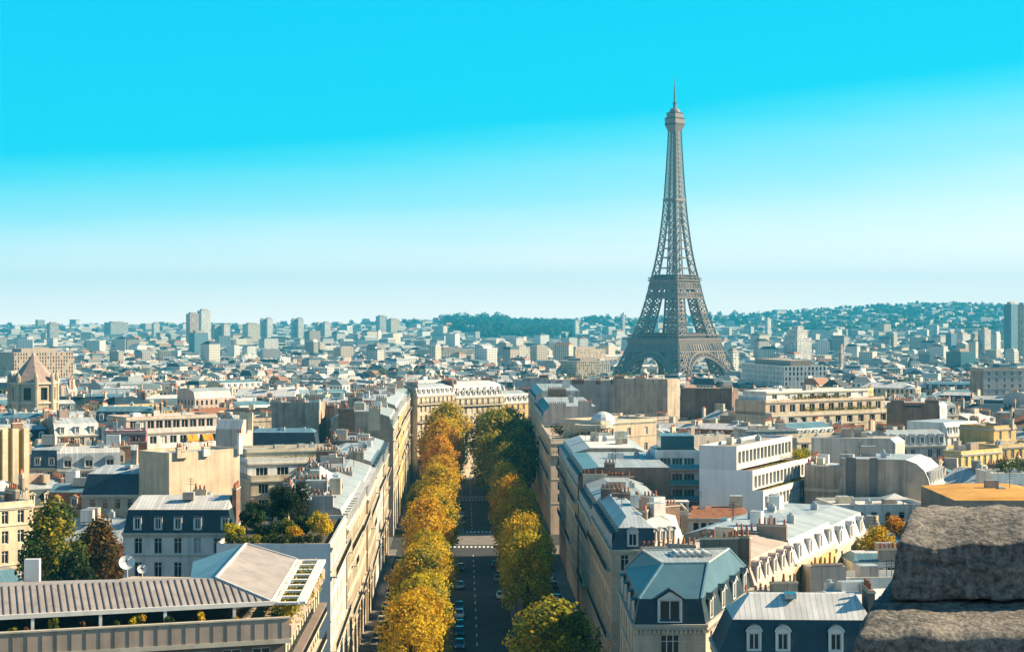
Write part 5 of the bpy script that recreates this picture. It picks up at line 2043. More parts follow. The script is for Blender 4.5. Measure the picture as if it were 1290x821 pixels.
building('pale plain house with two tall dark windows below the blue green balconies', quad(822, 647, 868, 19.2, 0, 14), 19.2, 'flat', 'cream', fac={0: dict(n=2, w=1.3, h=2.6)}, cap='roof_gravel', par=.5, clutter=2)
t_ = thing('roof_canopy', 'small white-framed roof canopy below the blue green balconies', 'canopy', (*at(855, 640, 20), ))
mb = MB()
c = V2(at(853, 643, 20.4)) + Vector((0, 2))
for sx in (-1, 1):
    for sy in (-1, 1):
        mb.beam((c.x + sx * 1.9, c.y + sy * 1.2, 19.3), (c.x + sx * 1.9, c.y + sy * 1.2, 21.6), .16, 'white_trim')
mb.build('frame', t_)
mb = MB()
mb.box(c, (1, 0), 2.1, 1.4, 21.6, 21.85, 'white_trim', bottom=True)
mb.build('cover', t_)

# ---- big blank grey wall with curved zinc shoulder
P = quad(1057, 566, 1172, 21.8, -12, 13, 68)
P = quad(1057, 612, 1172, 21.8, -12, 14, 66)
building('big blank grey end wall with dark flue stains and curved barrel zinc roof', P, 21.8,
         [(1.6, [0, .35, 0, .3], 'zinc_pale'), (1.5, [0, .7, 0, .4], 'zinc_pale'), (1.2, [0, 1.3, 0, .5], 'zinc_pale'), (.7, [0, 1.9, 0, .6], 'zinc_pale')], 'cream', plain='party_grey',
         fac={1: dict(n=5, w=1.3, h=2.3, fh=3.4)}, cap='zinc', cornice=[1], bal=[(1, 3.2, 0, 1)], dormers=[dict(e=1, n=5, style='flat', w=1.2, h=2.2, z=.5)], clutter=3)
for tx, lab in ((.13, ''), (.38, '')):
    rt_ = HOUSES[-1]['root']
    mb = MB()
    d = (P[1] - P[0]).normalized()
    n = Vector((d.y, -d.x))
    mb.box(P[0] + (P[1] - P[0]) * tx + n * .04, d, .9 if tx < .2 else .7, .06, 9, 27.0, 'flue_soot')
    mb.build('flue_recess', rt_)
building('pale lilac wall behind the big blank grey wall', quad(1022, 557, 1128, 26.2, -10, 10, 66), 26.2, [(1, [0, 1, 2, 0], 'zinc_pale')], 'lilac', plain='party_pale', cornice=False, clutter=4)
building('white flat roof with small pavilion in front of the big blank grey wall', quad(1052, 640, 1168, 19.6, 6, 12), 19.6, 'flat', 'white', cap='roof_white', par=.6, fac={0: dict(n=6, w=1.1, h=1.6)}, clutter=3, cornice=False)
t_ = thing('roof_pavilion', 'open white roof pavilion on the flat roof before the grey wall', 'pavilion', (*V2(at(1134, 645, 20.2)), 19.6))
c = V2(at(1132, 642, 20.4)) + Vector((0, 3))
for sx in (-1, 1):
    for sy in (-1, 1):
        mb = MB()
        mb.beam((c.x + sx * 1.8, c.y + sy * 1.5, 19.6), (c.x + sx * 1.8, c.y + sy * 1.5, 22.0), .16, 'white_trim')
        mb.build('post', t_)
mb = MB()
P4 = [(c.x - 2.1, c.y - 1.8), (c.x + 2.1, c.y - 1.8), (c.x + 2.1, c.y + 1.8), (c.x - 2.1, c.y + 1.8)]
for k in range(4):
    a, b2 = P4[k], P4[(k + 1) % 4]
    mb.face([(*a, 22.0), (*b2, 22.0), (c.x, c.y, 22.9)], 'roof_white')
mb.build('canvas_roof', t_)

# ---- long cream terraces further back
P0 = quad(972, 524, 1122, 23.6, 34, 16)
r_ = building('long cream terraced building with planted balconies, right of the lattice tower', P0, 23.6, 'flat', 'cream', near=False, fac={0: dict(sp=4.5, w=2.4, h=2.0, style='wide', rev=.5)}, par=.9, cap='roof_gravel', reg=True)
d_ = (P0[1] - P0[0]).normalized()
n_ = Vector((-d_.y, d_.x))
P1 = [P0[0] + n_ * 2.6, P0[1] + n_ * 2.6, P0[2], P0[3]]
building('', P1, 27.6, 'flat', 'peach', root=r_, z0=23.6, near=False, fac={0: dict(sp=4.0, w=2.2, h=2.3, style='wide', top=.9, bands=False)}, par=.5, cap='roof_gravel', reg=False)
P2 = [P1[0] + n_ * 3 + d_ * 3, P1[1] + n_ * 3 - d_ * 4, P1[2] - d_ * 4, P1[3] + d_ * 3]
building('', P2, 30.2, 'flat', 'white', root=r_, z0=27.6, near=False, fac={0: dict(sp=5, w=2.0, h=1.4, style='wide', top=.6, bands=False)}, par=.4, cap='roof_white', reg=False, clutter=5)
hedge('green planting on the balcony of the long cream terraces right of the tower', P0[0] + d_ * 14 + n_ * 1.2, P0[1] + n_ * 1.2 - d_ * 5, 23.6, 1.2, 2.2, OLIVE, 121, 1500, .4)
hedge('rust and green planting on the top of the long cream terraces', P1[0] + d_ * 12 + n_ * 1.2, P1[1] + n_ * 1.2 - d_ * 14, 27.6, 1.2, 1.9, RUST + OLIVE, 122, 1300, .4)
building('lower cream terrace house with wide loggias before the long terraces', quad(1004, 556, 1092, 22.0, 32, 12), 22.0, 'flat', 'cream', near=False, fac={0: dict(n=6, w=2.4, h=2.0, style='wide', rev=.6), 1: dict(n=3)}, par=.9, cap='roof_gravel', clutter=3)
building('white low house with small square windows right of the dark brown wall', quad(940, 543, 1004, 22.2, 10, 11), 22.2, 'flat', 'white', near=False, fac={0: dict(n=6, w=1.1, h=1.2)}, par=.5, cap='roof_white', clutter=3)
building('brown blank twin walls with dark recess, right of the cream terraces', quad(1117, 510, 1184, 26.6, -20, 12, 66), 26.6, [(.8, [0, .6, 2, 0], 'zinc')], 'white', plain='party_brown', near=False, cornice=False, fac={1: dict(n=4)},
         chim=[(0, .5, -.2, 4.6, .4, False, 'slate_dark'), (0, .2, .4, 4, 1.6, False, 'brick'), (0, .85, .4, 4, 1.8, False)])
building('white house with pale barrel mansard right of the brown twin walls', quad(1194, 549, 1238, 21.6, 40, 13), 21.6, [(2.0, [.4, .3, 0, 0], 'zinc_pale'), (1.4, [.9, .8, 0, 0], 'zinc_pale')], 'white', near=False, fac={0: dict(n=6), 1: dict(n=3)}, dormers=[dict(e=0, n=6)], cap='zinc')
building('low grey zinc house with striped skylights right of the big grey wall', quad(1120, 562, 1192, 22.8, 14, 10), 22.8, [(2.6, [1, 0, 1, 0], 'zinc_pale'), (.8, [3, 0, 3, 0], 'zinc')], 'grey', near=False, fac={0: dict(n=6)}, dormers=[dict(e=0, n=6, style='round')], chim=[(3, .5, .4, 4, 4.5, False, 'brick')])
building('sunlit golden stone house with tall windows near the right edge', quad(1211, 572, 1262, 21.0, 40, 13), 21.0, 'flat', 'yellow', fac={0: dict(n=6, w=1.2, h=2.2)}, par=.7, cap='roof_gravel', clutter=2)
building('orange stone upper house behind the golden one at the right edge', quad(1252, 540, 1280, 25.4, 40, 10), 25.4, 'flat', 'yellow', fac={0: dict(n=2)}, par=.7, cap='roof_tile', chim=[(0, .8, 1, 3, 2.2)])
building('golden low wing at the right edge with arched windows', quad(1258, 563, 1322, 21.8, 30, 10), 21.8, 'flat', 'yellow', fac={0: dict(n=6)}, par=.5, cap='roof_gravel')
building('flat orange roof with dark fascia above the parapet stone', quad(1203, 630, 1340, 23.6, -1, 24), 23.6, [(.5, [1.0, 3, 1, 6], 'roof_orange')], 'brown', cap='roof_orange', fac={0: dict(n=8, w=1.4, h=1.6)}, cornice=False, plain='wall_brown')
building('low pale roof hut with a green hedge on top at the right edge', quad(1252, 600, 1340, 23.0, 4, 10), 23.0, 'flat', 'white', par=.6, cap='roof_white', cornice=False)
hedge('dark green hedge on the pale hut at the right edge', at(1258, 594, 23.6), at(1300, 590, 23.6), 23.1, 1.6, 3.2, GREEN, 131, 1500, .35)
building('tall grey block with blue shaded side at the right edge', quad(1239, 466, 1292, 27.5, 12, 14), 27.5, 'flat', 'grey', near=False, plain='party_grey', fac={0: dict(n=5)}, par=.6, cap='roof_gravel', clutter=2)

# ---- church lantern with pyramid roof
def church():
    c = atY(42, 500, 690)
    root = thing('church_tower', 'octagonal stone church tower with pointed stone pyramid roof', 'church tower', (c.x, c.y, g(0, 690)))
    mb = MB()
    Rr = 9.3
    A = [math.pi / 8 + math.pi / 4 * k for k in range(8)]
    oct_ = lambda r: [Vector((c.x + r * math.cos(a), c.y + r * math.sin(a))) for a in A]
    pl = []
    o8 = oct_(Rr)
    for k in range(8):
        a, b2 = o8[k], o8[(k + 1) % 8]
        wall_holes(mb, a, b2, -8, 26.2, 'wall_beige', dict(n=1, w=3.0, h=5.0, nf=1, top=1.3, m=.5, rev=.7, bands=False, glass='glass', style='dark'), pl)
    mb.prism(oct_(9.9), 26.2, 27.0, 'stone_trim', bottom=True)
    mb.prism(oct_(9.8), 18.4, 19.2, 'stone_trim', bottom=True)
    mb.build('wall', root)
    for (p, ang, ww, hh, sp, fl) in pl:
        put_window(root, p, ang, ww, hh, False, 'glass', 'dark')
    rb = MB()
    a0, a1 = oct_(9.6), oct_(.7)
    for k in range(8):
        j = (k + 1) % 8
        rb.face([(*a0[k], 27), (*a0[j], 27), (*a1[j], 37.6), (*a1[k], 37.6)], 'wall_terracotta2')
    rb.prism(a1, 37.6, 38.6, 'stone_trim')
    rb.build('roof', root)
    for k in range(8):
        m2 = MB()
        q = o8[k]
        m2.cyl(q, .9, -8, 29.2, 'wall_beige', 8)
        m2.cyl(q, .95, 29.2, 31.0, 'wall_beige', 8, .05)
        m2.build('buttress', root)
    HOUSES.append(dict(P=o8, x0=15, x1=70, top=446, front=510, Y=680, root=root, own=True))


surf('wall_terracotta2', (.40, .30, .26), .9, .3, .6, kind='slate')
church()

# ------------------------------------------------------------------ street trees
ORD = ['first', 'second', 'third', 'fourth', 'fifth', 'sixth', 'seventh', 'eighth', 'ninth', 'tenth', 'eleventh', 'twelfth', 'thirteenth', 'fourteenth', 'fifteenth', 'sixteenth',
       'seventeenth', 'eighteenth', 'nineteenth', 'twentieth', 'twenty-first', 'twenty-second', 'twenty-third', 'twenty-fourth', 'twenty-fifth', 'twenty-sixth', 'twenty-seventh', 'twenty-eighth']
KINDS = {}
for nm, pal, h, r in (('golden', GOLD, 16.0, 5.3), ('amber', GOLD + OLIVE[3:4] + GOLD[3:5], 15.0, 4.9), ('orange', ORANGE + GOLD[:1], 16.0, 5.2), ('olive', OLIVE, 17.0, 5.6), ('bronze', OLIVE + GOLD[2:5], 15.5, 5.2)):
    KINDS[nm] = (make_tree('plane_tree', '', 'plane tree', h, r, pal, sum(map(ord, nm)), 7000, .46), h)
FRESH = set(KINDS)


def plane_tree(kind, x, y, h, label, group, rot, sxy=1.0):
    src, h0 = KINDS[kind]
    if kind in FRESH:
        FRESH.discard(kind)
        o = src
    else:
        o = copy_tree(src)
    o.location = (x, y, g(0, y) + .12)
    o.rotation_euler = (0, 0, rot)
    k = h / h0
    o.scale = (k * sxy, k * sxy, k)
    o['label'], o['group'] = label, group
    return o


left = [(234, 'golden', 14.5), (243, 'golden', 15), (252, 'amber', 14.5), (262, 'golden', 15), (272, 'bronze', 14.8), (282, 'golden', 15.5), (293, 'amber', 15), (304, 'golden', 15), (315, 'golden', 14), (328, 'amber', 14), (352, 'golden', 16.5),
        (364, 'bronze', 17), (377, 'golden', 17), (391, 'amber', 16), (444, 'golden', 18), (458, 'bronze', 17.5), (473, 'golden', 17), (490, 'bronze', 17), (508, 'orange', 18), (527, 'orange', 22), (546, 'orange', 25), (566, 'golden', 27), (588, 'amber', 27)]
for i, (y, k, h) in enumerate(left):
    plane_tree(k, mid(y, -8.6 + (-.9, .7, .1, 1.1, -.6)[i % 5]), y, h * (1.0, .92, .98, .9, 1.06, .96)[i % 6], f'{k} plane tree in the left avenue row, {ORD[i]} counted from the camera', 'plane trees in the left avenue row', rnd.uniform(0, 6.28), (.98, .90, 1.1, .86, 1.0)[i % 5])
right = [(214, 'bronze', 16.5, 1.2), (224, 'golden', 15, 1.1), (286, 'golden', 17, .9), (295, 'amber', 17.5, .85), (305, 'golden', 18, .9), (316, 'golden', 17.5, .85), (330, 'bronze', 16.5, .8), (366, 'golden', 18, .9), (376, 'orange', 19, .9), (388, 'golden', 18.5, .9), (452, 'amber', 17, .9), (464, 'bronze', 17, .9)]
for i, (y, k, h, sx) in enumerate(right):
    plane_tree(k, mid(y, 8.9 + rnd.uniform(-.5, .5)), y, h, f'{k} plane tree in the right avenue row, {ORD[i]} counted from the camera', 'plane trees in the right avenue row', rnd.uniform(0, 6.28), sx)
for i, (x, y, k, h) in enumerate(((640, 495, 'olive', 20), (624, 512, 'bronze', 22), (650, 520, 'olive', 23), (630, 545, 'bronze', 27), (655, 552, 'bronze', 24), (640, 585, 'bronze', 27), (622, 598, 'bronze', 26), (662, 600, 'olive', 23))):
    X = (x - CX) / F * y
    plane_tree(k, X, y, h, f'big dark green plane tree where the avenue bends, {ORD[i]} counted from the camera', 'dark trees at the avenue bend', rnd.uniform(0, 6.28), 1.1)
for i, (y, k) in enumerate(((446, 'olive'), (461, 'olive'), (478, 'olive'))):
    plane_tree(k, XL(y) + 5.5, y, 10.5, f'shaded dark tree close to the left facades, {ORD[i]} past the crossing', 'shaded trees by the left facades', rnd.uniform(0, 6.28), .9)

t = make_tree('tree', 'big green and yellow courtyard tree left of the white slate-roofed house', 'tree', 27.5, 5.2, OLIVE + GREEN + GOLD[4:5], 301, 9000, .5, ch=16)
t.location = ((66 - CX) / F * 232, 232, 0)
t = make_tree('tree', 'russet brown courtyard tree between the green tree and the white house', 'tree', 24.5, 4.2, RUST, 302, 6000, .48, ch=13)
t.location = ((124 - CX) / F * 236, 236, 0)
t = make_tree('tree', 'dark green low tree below the big courtyard tree', 'tree', 21, 3.6, DARK, 303, 4500, .45, ch=10)
t.location = ((95 - CX) / F * 226, 226, 0)
t = make_tree('tree', 'golden tree beside the last row house left of the parapet stone', 'tree', 21.4, 3.6, GOLD, 304, 5200, .36, ch=6.5)
t.location = ((1106 - CX) / F * 252, 252, 0)
t = make_tree('tree', 'small orange tree behind the golden one next to the parapet stone', 'tree', 21.2, 2.6, ORANGE, 305, 3000, .36, ch=5)
t.location = ((1126 - CX) / F * 266, 266, 0)


# ------------------------------------------------------------------ parked cars
def make_car():
    root = thing('car', '', 'car', (0, 0, 0))
    mb = MB()
    # cross-sections along the length (y): half width low / mid / shoulder, heights
    secs = [(-2.15, .62, .45, .62), (-2.08, .80, .30, .82), (-1.55, .87, .24, .92), (-.6, .89, .22, .95), (.7, .89, .22, .93), (1.45, .87, .24, .84), (2.0, .80, .30, .70), (2.14, .62, .42, .56)]

    def sec(s):
        y, hw, z0, z1 = s
        zm = (z0 + z1) / 2
        return [Vector(p) for p in ((-hw * .86, y, z0), (-hw, y, zm), (-hw * .93, y, z1 - .04), (-hw * .8, y, z1), (hw * .8, y, z1), (hw * .93, y, z1 - .04), (hw, y, zm), (hw * .86, y, z0))]
    S_ = [sec(s) for s in secs]
    for a, b in zip(S_, S_[1:]):
        for k in range(8):
            j = (k + 1) % 8
            mb.face([a[k], a[j], b[j], b[k]], 'car_paint')
    mb.face(S_[0], 'car_paint')
    mb.face(S_[-1][::-1], 'car_paint')
    # roof and pillars
    lo = [(-.74, -1.55, .93), (.74, -1.55, .93), (.76, .95, .92), (-.76, .95, .92)]
    hi = [(-.58, -1.05, 1.43), (.58, -1.05, 1.43), (.58, .15, 1.45), (-.58, .15, 1.45)]
    mb.face([(x, y, z + .02) for x, y, z in hi], 'car_paint')
    for k in range(4):
        mb.beam(lo[k], hi[k], .09, 'car_paint')
        mb.beam(hi[k], hi[(k + 1) % 4], .08, 'car_paint')
    for s in (-1, 1):
        mb.beam((s * .75, -.3, .93), (s * .58, -.35, 1.44), .07, 'car_paint')
    body = mb.build('body', root)
    gb = MB()
    for k, nm in ((0, 'r'), (1, 's'), (2, 'f'), (3, 's')):
        j = (k + 1) % 4
        gb.face([lo[k], lo[j], hi[j], hi[k]], 'glass')
    gb.build('window_glass', root)
    for sx in (-1, 1):
        for y in (-1.35, 1.38):
            wb = MB()
            A = [2 * math.pi * i / 14 for i in range(14)]
            o_, i_ = sx * .90, sx * .70
            for k in range(14):
                a, b = A[k], A[(k + 1) % 14]
                p = lambda x, r, t: (x, y + r * math.cos(t), .31 + r * math.sin(t))
                wb.face([p(o_, .31, a), p(o_, .31, b), p(i_, .31, b), p(i_, .31, a)], 'tyre')
                wb.face([p(o_, .31, a), p(o_, .31, b), p(o_, .2, b), p(o_, .2, a)], 'tyre')
                wb.face([p(o_ - sx * .02, .2, a), p(o_ - sx * .02, .2, b), p(o_ - sx * .03, 0.01, b), p(o_ - sx * .03, 0.01, a)], 'car_silver')
            wb.build('wheel', root)
        hb = MB()
        lbox(hb, sx * .62 - .14, sx * .62 + .14, 2.02, 2.1, .56, .68, 'lamp_glass')
        hb.build('headlight', root)
        tb = MB()
        lbox(tb, sx * .64 - .12, sx * .64 + .12, -2.13, -2.04, .62, .78, 'tail_red')
        tb.build('tail_light', root)
    return root, body


gloss('car_paint', (.3, .3, .3), .25, .5, 0, .6)
CAR0, CBODY = make_car()
CARCOL = ['black', 'grey', 'silver', 'white', 'blue', 'red']
CAR_USED = [False]
BODYMESH = {}


def put_car(x, y, colr, label, group, rot):
    o = CAR0 if not CAR_USED[0] else copy_tree(CAR0)
    CAR_USED[0] = True
    o.location = (x, y, g(0, y) + .03)
    o.rotation_euler = (0, 0, rot)
    o['label'], o['group'] = label, group
    if colr not in BODYMESH:
        me = CBODY.data.copy()
        me.name = 'body'
        me.materials[0] = MATS['car_' + colr]
        BODYMESH[colr] = me
    for ch in o.children:
        if ch.name.split('.')[0] == 'body':
            ch.data = BODYMESH[colr]
    return o


DIRA = math.atan(.028)
cnt = {}


def car_row(ys, off, where, group, cols, flip=0):
    for y, c in zip(ys, cols):
        k = cnt[(where, c)] = cnt.get((where, c), 0) + 1
        put_car(mid(y, off) + rnd.uniform(-.12, .12), y, c, f'{c} car {where}, {ORD[k - 1]} {c} one from the camera', group, DIRA + flip + rnd.uniform(-.02, .02))


car_row([268 + 5.6 * i for i in range(21)], -16.3, 'parked by the left facades', 'cars parked in the left side lane',
        ['black', 'grey', 'black', 'red', 'black', 'silver', 'blue', 'grey', 'white', 'black', 'silver', 'blue', 'white', 'black', 'grey', 'white', 'silver', 'black', 'grey', 'white', 'black'])
car_row([272, 284, 291, 303, 312, 339, 367], -2.9, 'driving in the left lane', 'cars driving down the avenue', ['blue', 'black', 'black', 'silver', 'black', 'grey', 'black'], math.pi)
car_row([326, 350, 372], 4.9, 'driving in the right lane', 'cars driving up the avenue', ['white', 'grey', 'black'])
car_row([262, 268, 275, 288, 296, 309, 316, 322, 340, 352, 365, 371, 384], 15.6, 'parked by the right facades', 'cars parked in the right side lane',
        ['black', 'white', 'grey', 'black', 'silver', 'black', 'blue', 'grey', 'black', 'white', 'black', 'grey', 'silver'])
car_row([438, 443.5, 449, 455], 14.6, 'waiting past the side street', 'cars waiting past the side street', ['white', 'silver', 'white', 'red'], math.pi)
car_row([445, 462, 480, 505], -3.0, 'driving past the crossing', 'cars past the crossing', ['black', 'grey', 'silver', 'black'], math.pi)

# street lamps along the tree strips
LAMP0 = thing('street_lamp', '', 'street lamp', (0, 0, 0))
mb = MB()
mb.cyl((0, 0), .14, 0, .9, 'dark_iron', 8, .1)
mb.cyl((0, 0), .075, .9, 7.4, 'dark_iron', 8, .055)
mb.beam((0, 0, 7.3), (1.1, 0, 7.75), .08, 'dark_iron')
mb.build('pole', LAMP0)
mb = MB()
mb.cyl((1.15, 0), .16, 7.5, 7.85, 'lamp_glass', 8, .1)
mb.cyl((1.15, 0), .2, 7.85, 7.95, 'dark_iron', 8, .05)
mb.build('lantern', LAMP0)
for i, (y, off) in enumerate(((278, -6.6), (338, -6.6), (400, -6.8), (280, 6.5), (356, 6.5), (436, 6.6))):
    o = LAMP0 if i == 0 else copy_tree(LAMP0)
    o.location = (mid(y, off), y, g(0, y) + .1)
    o.rotation_euler = (0, 0, 0 if off < 0 else math.pi)
    o['label'] = f'dark street lamp on the {"left" if off < 0 else "right"} tree strip, {ORD[i % 3]} from the camera'
    o['group'] = 'street lamps along the avenue'

# ------------------------------------------------------------------ the houses between
LM = [('the pyramid-roofed church tower', 42, 478), ('the orange-blind terraced block', 235, 548), ('the long brown party wall', 400, 545), ('the avenue bend', 600, 505), ('the big sunlit-edged wall', 815, 505),
      ('the long cream terraces', 1045, 525), ('the brown twin walls', 1150, 535), ('the stepped white block', 960, 605), ('the blank grey end wall', 1120, 605), ('the golden stone house', 1236, 575),
      ('the hedged cream terraces', 385, 590), ('the yellow banded wall', 18, 605), ('the roof garden', 345, 655), ('the slate-roofed white house', 222, 660), ('the rotunda', 745, 535), ('the lattice tower foot', 850, 462)]
HOUSES.append(dict(P=[Vector((-68, 222)), Vector((-55, 222)), Vector((-55, 240)), Vector((-68, 240))], x0=10, x1=152, top=640, front=700, Y=238, root=None, own=False))
HERO = list(HOUSES)


def sat(P, Q):
    for A in (P, Q):
        n = len(A)
        for i in range(n):
            a, b = A[i], A[(i + 1) % n]
            nx, ny = b[1] - a[1], a[0] - b[0]
            p = [nx * v[0] + ny * v[1] for v in P]
            q = [nx * v[0] + ny * v[1] for v in Q]
            L = math.hypot(nx, ny)
            if max(p) < min(q) + .2 * L or max(q) < min(p) + .2 * L:
                return False
    return True


def fill_city(cap=285):
    rg = random.Random(5)
    made = []
    y = 214.0
    corridor = [Vector((6, 394)), Vector((6, 436)), Vector((6, 436)) + d45 * 62, Vector((6, 394)) + d45 * 62][::-1]
    while y < 1010 and len(made) < cap:
        x = -.315 * y - rg.uniform(0, 10)
        grow = 1 + max(0, (y - 320)) / 640
        while x < .315 * y and len(made) < cap:
            wd = rg.uniform(10, 17) * grow
            dp = rg.uniform(10, 13) * (1 + (grow - 1) * .35)
            yy = y + rg.uniform(-5, 5) * grow
            th = rg.choice((-3, 8, 34, 40, 46)) if x < 0 else rg.choice((-26, -24, -20, 36, 42, 30))
            if rg.random() < .07:
                x += wd * .6
                continue
            P = line_quad((x, yy), th, wd, dp)
            cx, cy = sum(p.x for p in P) / 4, sum(p.y for p in P) / 4
            bad = False
            for p in P + [Vector((cx, cy))]:
                if p.y < 720 and XL(p.y) - 15 * (p.y < 610) < p.x < XR(p.y) + 1.5 + 10 * (p.y > 600):
                    bad = True
            if cx > 24 and cy < 262:
                bad = True
            if bad or sat(P, corridor) or any(sat(P, h['P']) for h in HOUSES if abs(h['Y'] - cy) < 70):
                x += wd * .35
                continue
            gz = g(cx, cy)
            z1 = gz + rg.choice((17, 18.5, 20, 21, 22, 23, 24.5, 26 if y > 420 else 21))
            kind = rg.choice(('man', 'man', 'man', 'flat', 'gable', 'flat', 'hip'))
            rh = {'man': 4.4, 'flat': .8, 'gable': 3.4, 'hip': 3.0}[kind]
            # keep what stands behind in view
            xs = [pix((p.x, p.y, z1))[0] for p in P]
            x0, x1 = min(xs), max(xs)
            zlim = 1e9
            yn = min(p.y for p in P)
            for h in HERO:
                if h['Y'] > yn + 2 and h['x0'] < x1 and h['x1'] > x0:
                    need = min(h['front'] + (34 if h['Y'] < 330 else 20 if h['Y'] < 480 else 11), 830)
                    zlim = min(zlim, CZ - (need - HY) / F * yn)
            if z1 + rh > zlim:
                z1 = zlim - rh
                kind2 = kind
            if z1 < gz + 8 or x1 < -30 or x0 > 1320:
                x += wd * .4
                continue
            wall = rg.choice(('cream', 'cream', 'cream', 'white', 'white', 'white', 'beige', 'peach', 'grey', 'lilac', 'yellow', 'pink', 'cream'))
            slate = rg.random()
            rm, rname = (('slate', 'slate') if slate < .28 else ('slate_dark', 'dark slate') if slate < .40 else ('zinc', 'zinc') if slate < .62 else ('zinc_pale', 'pale zinc') if slate < .80 else ('zinc_blue', 'blue zinc') if slate < .9 else ('roof_tile', 'red tile'))
            near = y < 430
            lod2 = y > 640
            e_lit = 0 if th > 20 else 1
            fac, dm, ch = {}, [], []
            if not lod2:
                fac[0] = dict(sp=rg.choice((2.5, 2.8)), nf=4, w=1.15) if rg.random() < (.9 if th > 20 else .6) else None
                if th < 20:
                    fac[1] = dict(sp=2.6, nf=4, w=1.15)
                else:
                    fac[3] = None
            plain = rg.choice(('party_pale', 'party_grey', 'wall_' + wall, 'wall_' + wall, 'party_brown' if rg.random() < .4 else 'party_pale'))
            front_in = 1 if (fac.get(0) or lod2 or rg.random() < .5) else 0
            if kind == 'man':
                roof = [(3.1, [1.0 * front_in, 1.0 if th < 20 else 0, 1.0, 0], rm), (1.3, [dp * .28 * front_in, 2.5 if th < 20 else 0, dp * .3, 0], rg.choice(('zinc', 'zinc_pale', 'zinc_blue')))]
                if front_in and not lod2 or (lod2 and rg.random() < .5):
                    if front_in:
                        dm.append(dict(e=0, sp=2.9 * (1 if not lod2 else 1.3), style=rg.choice(('flat', 'gable', 'round'))))
                if th < 20 and not lod2:
                    dm.append(dict(e=1, sp=2.9, style=rg.choice(('flat', 'round'))))
                desc = f'{wall} house with {rname} mansard'
            elif kind == 'flat':
                roof = 'flat'
                desc = f'{wall} house with flat roof'
            elif kind == 'gable':
                roof = [(3.2, [dp * .48, 0, dp * .48, 0], rm)]
                desc = f'{wall} house with {rname} gable roof'
            else:
                roof = [(2.8, [dp * .46, dp * .46 if wd > dp else .3 * wd, dp * .46, dp * .3], rm)]
                desc = f'{wall} house with {rname} hip roof'
            for k in range(rg.choice((2, 3, 4, 5))):
                ch.append((rg.choice((1, 3)), rg.uniform(.25, .75), .4, rg.uniform(2, 4.5), rh + rg.uniform(.4, 1.4), False))
            # where it stands, told from the nearest landmark
            px, py = (x0 + x1) / 2, pix((cx, cy, z1))[1]
            r = building('', P, z1, roof, wall, fac=fac, name='house', cat='house', near=near, dormers=dm, chim=ch, cornice=[0, 1] if not lod2 else False, tex=lod2, plain=None if lod2 else plain,
                         cap=rg.choice(('zinc', 'zinc_pale', 'roof_gravel', 'roof_white')), clutter=rg.choice((2, 3, 5)) if not lod2 else rg.choice((1, 2, 3)), skyl=rg.choice((0, 1, 2)) if not lod2 else 0, par=.7, z0=gz - .3)
            made.append((r, desc, px, py))
            x += wd * .97 + (rg.uniform(2, 9) if rg.random() < .25 else 0)
        y += 15 + (y - 214) * .034
    groups = {}
    for r, desc, px, py in made:
        lm = min(LM, key=lambda l: (l[1] - px) ** 2 + 4 * (l[2] - py) ** 2)
        dx, dy = px - lm[1], py - lm[2]
        rel = ('left of' if dx < 0 else 'right of') if abs(dx) > 1.6 * abs(dy) else ('behind' if dy < 0 else 'in front of')
        groups.setdefault((desc, rel, lm[0]), []).append((dx * dx + 4 * dy * dy, r))
    for (desc, rel, lm), rs in groups.items():
        rs.sort(key=lambda t: t[0])
        for k, (_, r) in enumerate(rs):
            if len(rs) == 1:
                r['label'] = f'{desc} {rel} {lm}'
            else:
                r['label'] = f'{desc}, {ORD[min(k, 27)]} such {rel} {lm}'
            r['group'] = 'houses between the landmarks'
    return y, made


Y_END, MADE = fill_city()
print('filler houses', len(MADE), 'to', Y_END)


